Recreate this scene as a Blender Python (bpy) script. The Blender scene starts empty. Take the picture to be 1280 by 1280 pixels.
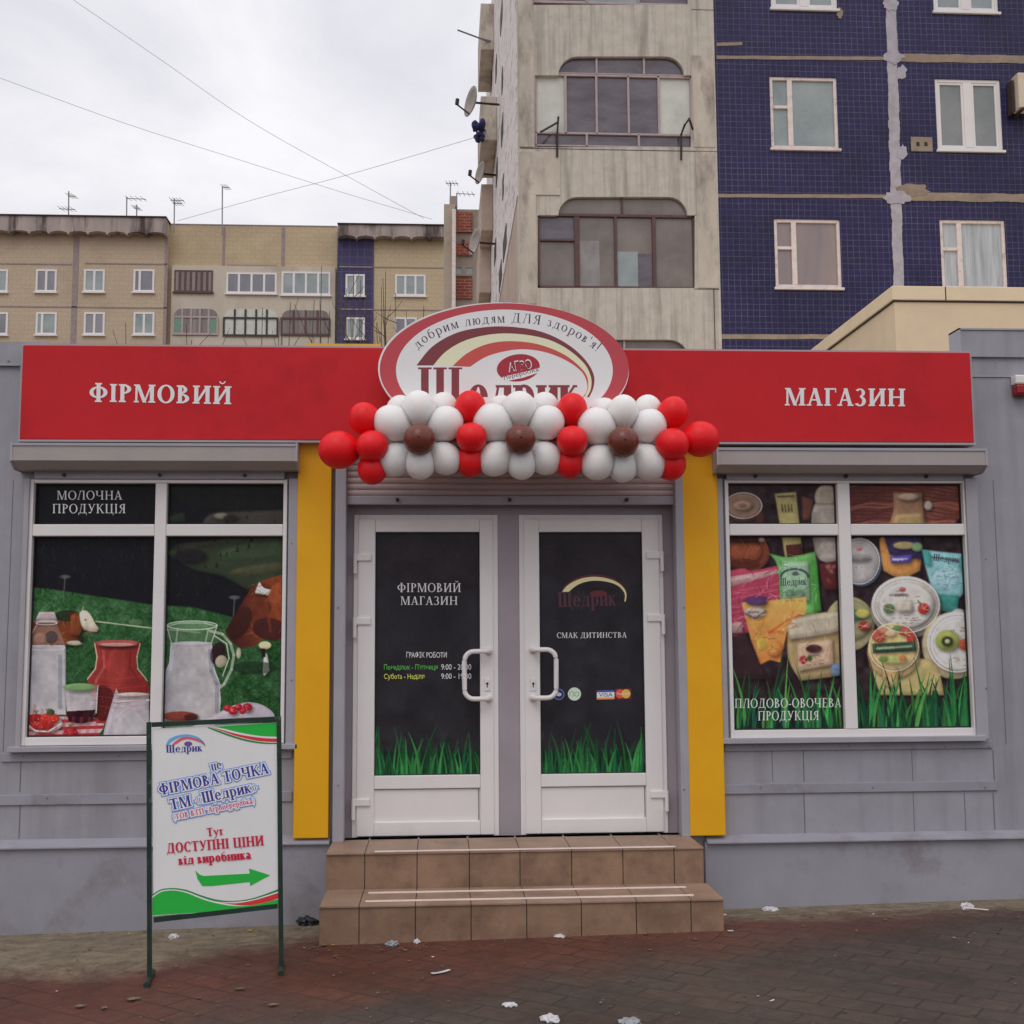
import bpy, bmesh, math, random
import numpy as np
from mathutils import Vector, Matrix
from mathutils.geometry import tessellate_polygon

random.seed(7)
RNG = np.random.default_rng(7)
C = bpy.context.scene.collection
SC = bpy.context.scene

# ------------------------------------------------------------------ camera, sky, sun, exposure
F_PX, YAW, PITCH, ROLL, EYE = 1500.0, math.radians(3.43), math.atan(160 / 1500), 0.0063, 1.62
_F = Vector((math.sin(YAW) * math.cos(PITCH), math.cos(YAW) * math.cos(PITCH), math.sin(PITCH)))
_R = Vector((math.cos(YAW), -math.sin(YAW), 0))
_U = _R.cross(_F)
CX = _R * math.cos(ROLL) - _U * math.sin(ROLL)
CY = _R * math.sin(ROLL) + _U * math.cos(ROLL)
CO = Vector((0, 0, EYE))
cam = bpy.data.objects.new('camera', bpy.data.cameras.new('camera'))
C.objects.link(cam)
m3 = Matrix((CX, CY, -_F)).transposed()
cam.matrix_world = Matrix.Translation(CO) @ m3.to_4x4()
cam.data.sensor_width = 36.0
cam.data.sensor_fit = 'HORIZONTAL'
cam.data.lens = 36.0 * F_PX / 1280
cam.data.clip_end = 3000
cam.data.clip_start = 0.05
SC.camera = cam
SC.view_settings.view_transform = 'Standard'
SC.view_settings.look = 'None'
SC.view_settings.exposure = 0.10
SC.view_settings.gamma = 1.0

SUN_EL, SUN_AZ = math.radians(52), math.radians(200)     # behind the camera, slightly left, veiled by cloud
W = bpy.data.worlds.new('World')
SC.world = W
W.use_nodes = True
nt = W.node_tree
nt.nodes.clear()
N = nt.nodes.new
out = N('ShaderNodeOutputWorld'); bg = N('ShaderNodeBackground')
sky = N('ShaderNodeTexSky'); sky.sky_type = 'NISHITA'; sky.sun_disc = False
sky.sun_elevation = SUN_EL; sky.sun_rotation = SUN_AZ; sky.dust_density = 4.0
tc = N('ShaderNodeTexCoord')
mp = N('ShaderNodeMapping'); mp.inputs['Scale'].default_value = (1.0, 1.0, 2.2)
nz = N('ShaderNodeTexNoise'); nz.inputs['Scale'].default_value = 3.2; nz.inputs['Detail'].default_value = 7; nz.inputs['Roughness'].default_value = .55
nz.inputs['Distortion'].default_value = .35
nt.links.new(tc.outputs['Generated'], mp.inputs['Vector']); nt.links.new(mp.outputs['Vector'], nz.inputs['Vector'])
rp = N('ShaderNodeValToRGB')
e = rp.color_ramp.elements
e[0].position = .34; e[0].color = (.72, .72, .78, 1)
e[1].position = .62; e[1].color = (.95, .94, .97, 1)
nt.links.new(nz.outputs['Fac'], rp.inputs['Fac'])
sep = N('ShaderNodeSeparateXYZ'); nt.links.new(tc.outputs['Generated'], sep.inputs['Vector'])
el = N('ShaderNodeValToRGB'); els = el.color_ramp.elements     # elevation profile: dark land below, dim murk at the horizon, bright zenith
els[0].position = 0.0; els[0].color = (.10, .10, .10, 1)
els[1].position = 1.0; els[1].color = (1.22, 1.22, 1.20, 1)
for p, v in ((.49, .10), (.51, .34), (.56, .62), (.64, .98), (.76, 1.0)):
    k = els.new(p); k.color = (v, v, v, 1)
mr = N('ShaderNodeMapRange'); mr.inputs['From Min'].default_value = -1; mr.inputs['From Max'].default_value = 1
nt.links.new(sep.outputs['Z'], mr.inputs['Value']); nt.links.new(mr.outputs['Result'], el.inputs['Fac'])
mul = N('ShaderNodeMix'); mul.data_type = 'RGBA'; mul.blend_type = 'MULTIPLY'; mul.inputs['Factor'].default_value = 1
nt.links.new(rp.outputs['Color'], mul.inputs['A']); nt.links.new(el.outputs['Color'], mul.inputs['B'])
sc10 = N('ShaderNodeVectorMath'); sc10.operation = 'SCALE'; sc10.inputs['Scale'].default_value = 10.0
nt.links.new(mul.outputs['Result'], sc10.inputs[0])
mx = N('ShaderNodeMix'); mx.data_type = 'RGBA'; mx.inputs['Factor'].default_value = .95
nt.links.new(sky.outputs['Color'], mx.inputs['A']); nt.links.new(sc10.outputs['Vector'], mx.inputs['B'])
nt.links.new(mx.outputs['Result'], bg.inputs['Color'])
bg.inputs['Strength'].default_value = 0.10
nt.links.new(bg.outputs['Background'], out.inputs['Surface'])

sl = bpy.data.lights.new('sun', 'SUN'); sl.energy = 0.5; sl.angle = math.radians(30); sl.color = (1, .97, .93)
so = bpy.data.objects.new('sun', sl); C.objects.link(so)
sd = Vector((math.sin(SUN_AZ) * math.cos(SUN_EL), math.cos(SUN_AZ) * math.cos(SUN_EL), math.sin(SUN_EL)))
so.rotation_euler = (-sd).to_track_quat('-Z', 'Y').to_euler()

# ------------------------------------------------------------------ measuring helpers (photo pixel -> real point on a known plane)
def ray(px, py):
    return _F + CX * ((px - 640) / F_PX) - CY * ((py - 640) / F_PX)
def at(px, py, Y):
    d = ray(px, py); return CO + d * ((Y - CO.y) / d.y)
def at_x(px, py, X):
    d = ray(px, py); return CO + d * ((X - CO.x) / d.x)
def at_z(px, py, Z):
    d = ray(px, py); return CO + d * ((Z - CO.z) / d.z)
def at_pl(px, py, p0, n):
    d = ray(px, py); return CO + d * ((p0 - CO).dot(n) / d.dot(n))
def rc(x0, y0, x1, y1, Y):
    a, b, c, d = at(x0, y0, Y), at(x1, y0, Y), at(x0, y1, Y), at(x1, y1, Y)
    return (a.x + c.x) / 2, (b.x + d.x) / 2, (c.z + d.z) / 2, (a.z + b.z) / 2      # X0 X1 Z0 Z1
def gz(x, y):
    t = min(1, max(0, (7.6 - y) / .9))
    return -.075 + .0155 * max(-6, min(6, x)) + .075 * t
def at_g(px, py):
    z = 0.0
    for _ in range(8):
        p = at_z(px, py, z); z = gz(p.x, p.y)
    return p

# ------------------------------------------------------------------ colour helpers
def lin(c):
    c = c / 255.0
    return c / 12.92 if c <= .04045 else ((c + .055) / 1.055) ** 2.4
def alb(r, g, b, k=.42):
    return tuple(min(.88, max(.004, lin(v) / k)) for v in (r, g, b))

# ------------------------------------------------------------------ materials
def nodes(name):
    m = bpy.data.materials.new(name); m.use_nodes = True
    t = m.node_tree; p = t.nodes['Principled BSDF']
    return m, t, p
def mat(name, col, rough=.6, spec=.4, var=.12, scale=6.0, bump=0.0, bscale=40.0, metal=0.0, coat=0.0, stretch=(1, 1, 1), dirt=None, dscale=1.5, dlo=.55, dhi=.75, sub=0.0):
    m, t, p = nodes(name)
    n = t.nodes.new; L = t.links.new
    tc = n('ShaderNodeTexCoord'); mp = n('ShaderNodeMapping'); mp.inputs['Scale'].default_value = stretch
    L(tc.outputs['Object'], mp.inputs['Vector'])
    nz = n('ShaderNodeTexNoise'); nz.inputs['Scale'].default_value = scale; nz.inputs['Detail'].default_value = 6; nz.inputs['Roughness'].default_value = .6
    L(mp.outputs['Vector'], nz.inputs['Vector'])
    r = n('ShaderNodeValToRGB'); r.color_ramp.elements[0].position = .3; r.color_ramp.elements[1].position = .7
    r.color_ramp.elements[0].color = tuple(c * (1 - var) for c in col) + (1,)
    r.color_ramp.elements[1].color = tuple(min(.9, c * (1 + var)) for c in col) + (1,)
    L(nz.outputs['Fac'], r.inputs['Fac'])
    last = r.outputs['Color']
    if dirt:
        n2 = n('ShaderNodeTexNoise'); n2.inputs['Scale'].default_value = dscale; n2.inputs['Detail'].default_value = 8; n2.inputs['Roughness'].default_value = .68
        L(mp.outputs['Vector'], n2.inputs['Vector'])
        r2 = n('ShaderNodeValToRGB'); r2.color_ramp.elements[0].position = dlo; r2.color_ramp.elements[1].position = dhi
        L(n2.outputs['Fac'], r2.inputs['Fac'])
        x = n('ShaderNodeMix'); x.data_type = 'RGBA'
        L(r2.outputs['Color'], x.inputs['Factor']); L(last, x.inputs['A']); x.inputs['B'].default_value = tuple(dirt) + (1,)
        last = x.outputs['Result']
    L(last, p.inputs['Base Color'])
    rr = n('ShaderNodeMapRange'); rr.inputs['To Min'].default_value = max(0, rough - .08); rr.inputs['To Max'].default_value = min(1, rough + .08)
    L(nz.outputs['Fac'], rr.inputs['Value']); L(rr.outputs['Result'], p.inputs['Roughness'])
    p.inputs['Specular IOR Level'].default_value = spec
    p.inputs['Metallic'].default_value = metal
    p.inputs['Coat Weight'].default_value = coat
    if sub:
        p.inputs['Subsurface Weight'].default_value = sub
        p.inputs['Subsurface Radius'].default_value = (1.0, .85, .8)
        p.inputs['Subsurface Scale'].default_value = .11
    if bump:
        nb = n('ShaderNodeTexNoise'); nb.inputs['Scale'].default_value = bscale; nb.inputs['Detail'].default_value = 5
        L(mp.outputs['Vector'], nb.inputs['Vector'])
        b = n('ShaderNodeBump'); b.inputs['Strength'].default_value = bump; b.inputs['Distance'].default_value = .01
        L(nb.outputs['Fac'], b.inputs['Height']); L(b.outputs['Normal'], p.inputs['Normal'])
    return m
def brick_mat(name, c1, c2, mortar, bw, bh, msize=.012, rough=.5, spec=.4, axes='XZ', rot=0.0, offset=.5, bump=.4, blot=None, blot_scale=.6, blot_lo=.5, blot_hi=.62, mfade=True):
    """rectangular tiles / pavers laid in one plane of the object, sizes in metres"""
    m, t, p = nodes(name); n = t.nodes.new; L = t.links.new
    tc = n('ShaderNodeTexCoord'); s = n('ShaderNodeSeparateXYZ'); L(tc.outputs['Object'], s.inputs[0])
    cb = n('ShaderNodeCombineXYZ')
    L(s.outputs[axes[0]], cb.inputs['X']); L(s.outputs[axes[1]], cb.inputs['Y'])
    mp = n('ShaderNodeMapping'); mp.inputs['Rotation'].default_value = (0, 0, rot)
    L(cb.outputs[0], mp.inputs['Vector'])
    # slight wobble so that joints are not ruler-straight
    wn = n('ShaderNodeTexNoise'); wn.inputs['Scale'].default_value = 3.0
    L(mp.outputs[0], wn.inputs['Vector'])
    wv = n('ShaderNodeVectorMath'); wv.operation = 'SCALE'; wv.inputs['Scale'].default_value = bh * .10
    L(wn.outputs['Color'], wv.inputs[0])
    wa = n('ShaderNodeVectorMath'); wa.operation = 'ADD'; L(mp.outputs[0], wa.inputs[0]); L(wv.outputs[0], wa.inputs[1])
    b = n('ShaderNodeTexBrick'); b.offset = offset; b.inputs['Scale'].default_value = 1.0
    b.inputs['Brick Width'].default_value = bw; b.inputs['Row Height'].default_value = bh; b.inputs['Mortar Size'].default_value = msize
    b.inputs['Mortar Smooth'].default_value = .3
    L(wa.outputs[0], b.inputs['Vector'])
    b.inputs['Color1'].default_value = tuple(c1) + (1,); b.inputs['Color2'].default_value = tuple(c2) + (1,); b.inputs['Mortar'].default_value = tuple(mortar) + (1,)
    nz = n('ShaderNodeTexNoise'); nz.inputs['Scale'].default_value = 14; nz.inputs['Detail'].default_value = 6; nz.inputs['Roughness'].default_value = .65
    L(cb.outputs[0], nz.inputs['Vector'])
    mv = n('ShaderNodeMix'); mv.data_type = 'RGBA'; mv.blend_type = 'MULTIPLY'; mv.inputs['Factor'].default_value = .55
    r = n('ShaderNodeValToRGB'); r.color_ramp.elements[0].position = .25; r.color_ramp.elements[0].color = (.45, .45, .45, 1); r.color_ramp.elements[1].position = .7; r.color_ramp.elements[1].color = (1.25, 1.25, 1.25, 1)
    L(nz.outputs['Fac'], r.inputs['Fac']); L(b.outputs['Color'], mv.inputs['A']); L(r.outputs['Color'], mv.inputs['B'])
    last = mv.outputs['Result']
    if mfade:   # joints partly filled with dirt: patches where mortar colour gives way
        nf = n('ShaderNodeTexNoise'); nf.inputs['Scale'].default_value = 2.2; nf.inputs['Detail'].default_value = 5; L(cb.outputs[0], nf.inputs['Vector'])
        rf = n('ShaderNodeValToRGB'); rf.color_ramp.elements[0].position = .4; rf.color_ramp.elements[1].position = .62
        L(nf.outputs['Fac'], rf.inputs['Fac'])
        fm = n('ShaderNodeMath'); fm.operation = 'MULTIPLY'; L(b.outputs['Fac'], fm.inputs[0]); L(rf.outputs['Color'], fm.inputs[1])
        fx = n('ShaderNodeMix'); fx.data_type = 'RGBA'; L(fm.outputs[0], fx.inputs['Factor']); L(last, fx.inputs['A']); fx.inputs['B'].default_value = tuple(c * .6 + d * .4 for c, d in zip(c1, mortar)) + (1,)
        last = fx.outputs['Result']
    if blot:
        nb = n('ShaderNodeTexNoise'); nb.inputs['Scale'].default_value = blot_scale; nb.inputs['Detail'].default_value = 7; nb.inputs['Roughness'].default_value = .6
        L(cb.outputs[0], nb.inputs['Vector'])
        rb = n('ShaderNodeValToRGB'); rb.color_ramp.elements[0].position = blot_lo; rb.color_ramp.elements[1].position = blot_hi
        L(nb.outputs['Fac'], rb.inputs['Fac'])
        x = n('ShaderNodeMix'); x.data_type = 'RGBA'; x.blend_type = 'MULTIPLY'; L(rb.outputs['Color'], x.inputs['Factor']); L(last, x.inputs['A']); x.inputs['B'].default_value = tuple(blot) + (1,)
        last = x.outputs['Result']
    L(last, p.inputs['Base Color'])
    p.inputs['Roughness'].default_value = rough; p.inputs['Specular IOR Level'].default_value = spec
    ad = n('ShaderNodeMath'); ad.operation = 'MULTIPLY_ADD'; ad.inputs[1].default_value = -.8
    L(b.outputs['Fac'], ad.inputs[0]); L(nz.outputs['Fac'], ad.inputs[2])
    bp = n('ShaderNodeBump'); bp.inputs['Strength'].default_value = bump; bp.inputs['Distance'].default_value = .01
    L(ad.outputs[0], bp.inputs['Height']); L(bp.outputs['Normal'], p.inputs['Normal'])
    return m
def rib_mat(name, col, pitch=.1, depth=.35, rough=.45, spec=.4, var=.08, streak=None, smooth=True, streak_amt=.5):
    """sheet or boarded concrete with upright ribs running along Z, plus weather streaks"""
    m, t, p = nodes(name); n = t.nodes.new; L = t.links.new
    tc = n('ShaderNodeTexCoord'); s = n('ShaderNodeSeparateXYZ'); L(tc.outputs['Object'], s.inputs[0])
    w = n('ShaderNodeMath'); w.operation = 'MULTIPLY'; w.inputs[1].default_value = 1 / pitch; L(s.outputs['X'], w.inputs[0])
    fr = n('ShaderNodeMath'); fr.operation = 'FRACT'; L(w.outputs[0], fr.inputs[0])
    rp = n('ShaderNodeValToRGB'); cr = rp.color_ramp.elements
    cr[0].position = 0; cr[0].color = (0, 0, 0, 1); cr[1].position = .1; cr[1].color = (1, 1, 1, 1); k = cr.new(.94); k.color = (1, 1, 1, 1); k = cr.new(1.0); k.color = (0, 0, 0, 1)
    L(fr.outputs[0], rp.inputs['Fac'])
    nz = n('ShaderNodeTexNoise'); nz.inputs['Scale'].default_value = 5; nz.inputs['Detail'].default_value = 7; nz.inputs['Roughness'].default_value = .62
    L(tc.outputs['Object'], nz.inputs['Vector'])
    r = n('ShaderNodeValToRGB'); r.color_ramp.elements[0].position = .3; r.color_ramp.elements[1].position = .72
    r.color_ramp.elements[0].color = tuple(c * (1 - var) for c in col) + (1,); r.color_ramp.elements[1].color = tuple(min(.9, c * (1 + var)) for c in col) + (1,)
    L(nz.outputs['Fac'], r.inputs['Fac']); last = r.outputs['Color']
    if streak:
        mp = n('ShaderNodeMapping'); mp.inputs['Scale'].default_value = (7, 7, .55); L(tc.outputs['Object'], mp.inputs[0])
        ns = n('ShaderNodeTexNoise'); ns.inputs['Scale'].default_value = 1; ns.inputs['Detail'].default_value = 6; L(mp.outputs[0], ns.inputs['Vector'])
        rs = n('ShaderNodeValToRGB'); rs.color_ramp.elements[0].position = .48; rs.color_ramp.elements[1].position = .75; rs.color_ramp.elements[1].color = (streak_amt,) * 3 + (1,)
        L(ns.outputs['Fac'], rs.inputs['Fac'])
        x = n('ShaderNodeMix'); x.data_type = 'RGBA'; L(rs.outputs['Color'], x.inputs['Factor']); L(last, x.inputs['A']); x.inputs['B'].default_value = tuple(streak) + (1,)
        last = x.outputs['Result']
    L(last, p.inputs['Base Color'])
    p.inputs['Roughness'].default_value = rough; p.inputs['Specular IOR Level'].default_value = spec
    bp = n('ShaderNodeBump'); bp.inputs['Strength'].default_value = depth; bp.inputs['Distance'].default_value = .02
    ad = n('ShaderNodeMath'); ad.operation = 'MULTIPLY_ADD'; ad.inputs[1].default_value = .25; L(nz.outputs['Fac'], ad.inputs[0]); L(rp.outputs['Color'], ad.inputs[2])
    L(ad.outputs[0], bp.inputs['Height']); L(bp.outputs['Normal'], p.inputs['Normal'])
    return m
def print_mat(name, rough=.3, spec=.4):
    m, t, p = nodes(name); a = t.nodes.new('ShaderNodeAttribute'); a.attribute_name = 'Col'
    nz = t.nodes.new('ShaderNodeTexNoise'); nz.inputs['Scale'].default_value = 4; nz.inputs['Detail'].default_value = 4
    mrr = t.nodes.new('ShaderNodeMapRange'); mrr.inputs['To Min'].default_value = rough - .07; mrr.inputs['To Max'].default_value = rough + .1
    t.links.new(nz.outputs['Fac'], mrr.inputs['Value']); t.links.new(mrr.outputs['Result'], p.inputs['Roughness'])
    t.links.new(a.outputs['Color'], p.inputs['Base Color']); p.inputs['Specular IOR Level'].default_value = spec
    return m
def glass_mat(name, lo, hi, scale=1.2, stretch=(1, 1, 1), rough=.06, spec=.7):
    m = mat(name, lo, rough=rough, spec=spec, var=0, scale=scale, stretch=stretch)
    r = [x for x in m.node_tree.nodes if x.type == 'VALTORGB'][0]
    r.color_ramp.elements[0].color = tuple(lo) + (1,); r.color_ramp.elements[1].color = tuple(hi) + (1,)
    return m

# ------------------------------------------------------------------ mesh helpers
class MB:
    def __init__(s): s.bm = bmesh.new()
    def box(s, x0, x1, y0, y1, z0, z1, bev=0.0):
        r = bmesh.ops.create_cube(s.bm, size=1.0)
        vs = r['verts']
        for v in vs:
            v.co = Vector(((x0 + x1) / 2 + v.co.x * (x1 - x0), (y0 + y1) / 2 + v.co.y * (y1 - y0), (z0 + z1) / 2 + v.co.z * (z1 - z0)))
        if bev:
            es = list({e for v in vs for e in v.link_edges})
            bmesh.ops.bevel(s.bm, geom=es, offset=bev, segments=2, affect='EDGES', profile=.5)
        return s
    def prism(s, pts, y0, y1, axis='Y'):
        """closed outline extruded; pts are (x,z) for axis Y, (y,z) for axis X, (x,y) for axis Z"""
        f = {'Y': lambda a, b, d: (a, d, b), 'X': lambda a, b, d: (d, a, b), 'Z': lambda a, b, d: (a, b, d)}[axis]
        A = [s.bm.verts.new(f(a, b, y0)) for a, b in pts]; B = [s.bm.verts.new(f(a, b, y1)) for a, b in pts]
        n = len(pts)
        for tri in tessellate_polygon([[Vector((a, b, 0)) for a, b in pts]]):
            for V in (A, B):
                try: s.bm.faces.new([V[i] for i in tri])
                except ValueError: pass
        for i in range(n):
            s.bm.faces.new((A[i], A[(i + 1) % n], B[(i + 1) % n], B[i]))
        return s
    def tube(s, pts, r, seg=8, r1=None, closed=False):
        pts = [Vector(p) for p in pts]; rings = []
        n = len(pts)
        for i, p in enumerate(pts):
            d = (pts[min(i + 1, n - 1)] - pts[max(i - 1, 0)]).normalized()
            a = d.cross(Vector((0, 0, 1)))
            if a.length < .05: a = d.cross(Vector((0, 1, 0)))
            a.normalize(); b = d.cross(a)
            rr = r if r1 is None else r + (r1 - r) * i / max(1, n - 1)
            rings.append([s.bm.verts.new(p + (a * math.cos(t) + b * math.sin(t)) * rr) for t in [2 * math.pi * k / seg for k in range(seg)]])
        for A, B in zip(rings, rings[1:]):
            for k in range(seg):
                s.bm.faces.new((A[k], A[(k + 1) % seg], B[(k + 1) % seg], B[k]))
        if n > 1:
            s.bm.faces.new(rings[0]); s.bm.faces.new(rings[-1])
        return s
    def quad(s, a, b, c, d):
        s.bm.faces.new([s.bm.verts.new(p) for p in (a, b, c, d)]); return s
    def hexa(s, A, B):
        """solid between two matching outlines A and B (lists of points)"""
        a = [s.bm.verts.new(p) for p in A]; b = [s.bm.verts.new(p) for p in B]; n = len(A)
        s.bm.faces.new(a); s.bm.faces.new(b)
        for i in range(n): s.bm.faces.new((a[i], a[(i + 1) % n], b[(i + 1) % n], b[i]))
        return s
    def wall(s, outer, holes, y0, y1):
        """wall sheet at y0 with openings whose reveals run back to y1; outer/holes are (x,z) outlines"""
        loops = [[Vector((a, b, 0)) for a, b in l] for l in [outer] + holes]
        flat = [p for l in loops for p in l]
        V = [s.bm.verts.new((p.x, y0, p.y)) for p in flat]; Bk = [s.bm.verts.new((p.x, y1, p.y)) for p in flat]
        for tri in tessellate_polygon(loops):
            try: s.bm.faces.new([V[i] for i in tri])
            except ValueError: pass
        o = 0
        for l in loops:
            n = len(l)
            for i in range(n):
                s.bm.faces.new((V[o + i], V[o + (i + 1) % n], Bk[o + (i + 1) % n], Bk[o + i]))
            o += n
        return s
    def ball(s, c, r, sub=2, sc=(1, 1, 1), jit=0.0):
        g = bmesh.ops.create_icosphere(s.bm, subdivisions=sub, radius=1.0)
        for v in g['verts']:
            k = 1 + random.uniform(-jit, jit)
            v.co = Vector(c) + Vector((v.co.x * r * sc[0] * k, v.co.y * r * sc[1] * k, v.co.z * r * sc[2] * k))
        return s
    def build(s, name, m, parent=None, smooth=False, origin=None):
        bmesh.ops.recalc_face_normals(s.bm, faces=s.bm.faces[:])
        if origin is not None:
            bmesh.ops.translate(s.bm, verts=s.bm.verts[:], vec=-Vector(origin))
        me = bpy.data.meshes.new(name); s.bm.to_mesh(me); s.bm.free()
        if m: me.materials.append(m)
        if smooth:
            for f in me.polygons: f.use_smooth = True
        o = bpy.data.objects.new(name, me); C.objects.link(o)
        if origin is not None: o.location = origin
        if parent is not None:
            o.parent = parent
            if origin is None: o.matrix_parent_inverse = mw(parent).inverted()
        return o
def mw(o):
    m = Matrix.LocRotScale(o.location, o.rotation_euler, o.scale)
    return (mw(o.parent) @ o.matrix_parent_inverse @ m) if o.parent else m
def thing(name, label, cat, loc=(0, 0, 0), group=None):
    o = bpy.data.objects.new(name, None); C.objects.link(o); o.location = loc; o.empty_display_size = .2
    return tag(o, label, cat, group)
def tag(o, label, cat, group=None):
    o['label'] = label; o['category'] = cat
    if group: o['group'] = group
    return o
def struct(o):
    o['kind'] = 'structure'; return o
def pl(o, label):
    o['label'] = label; return o

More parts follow.
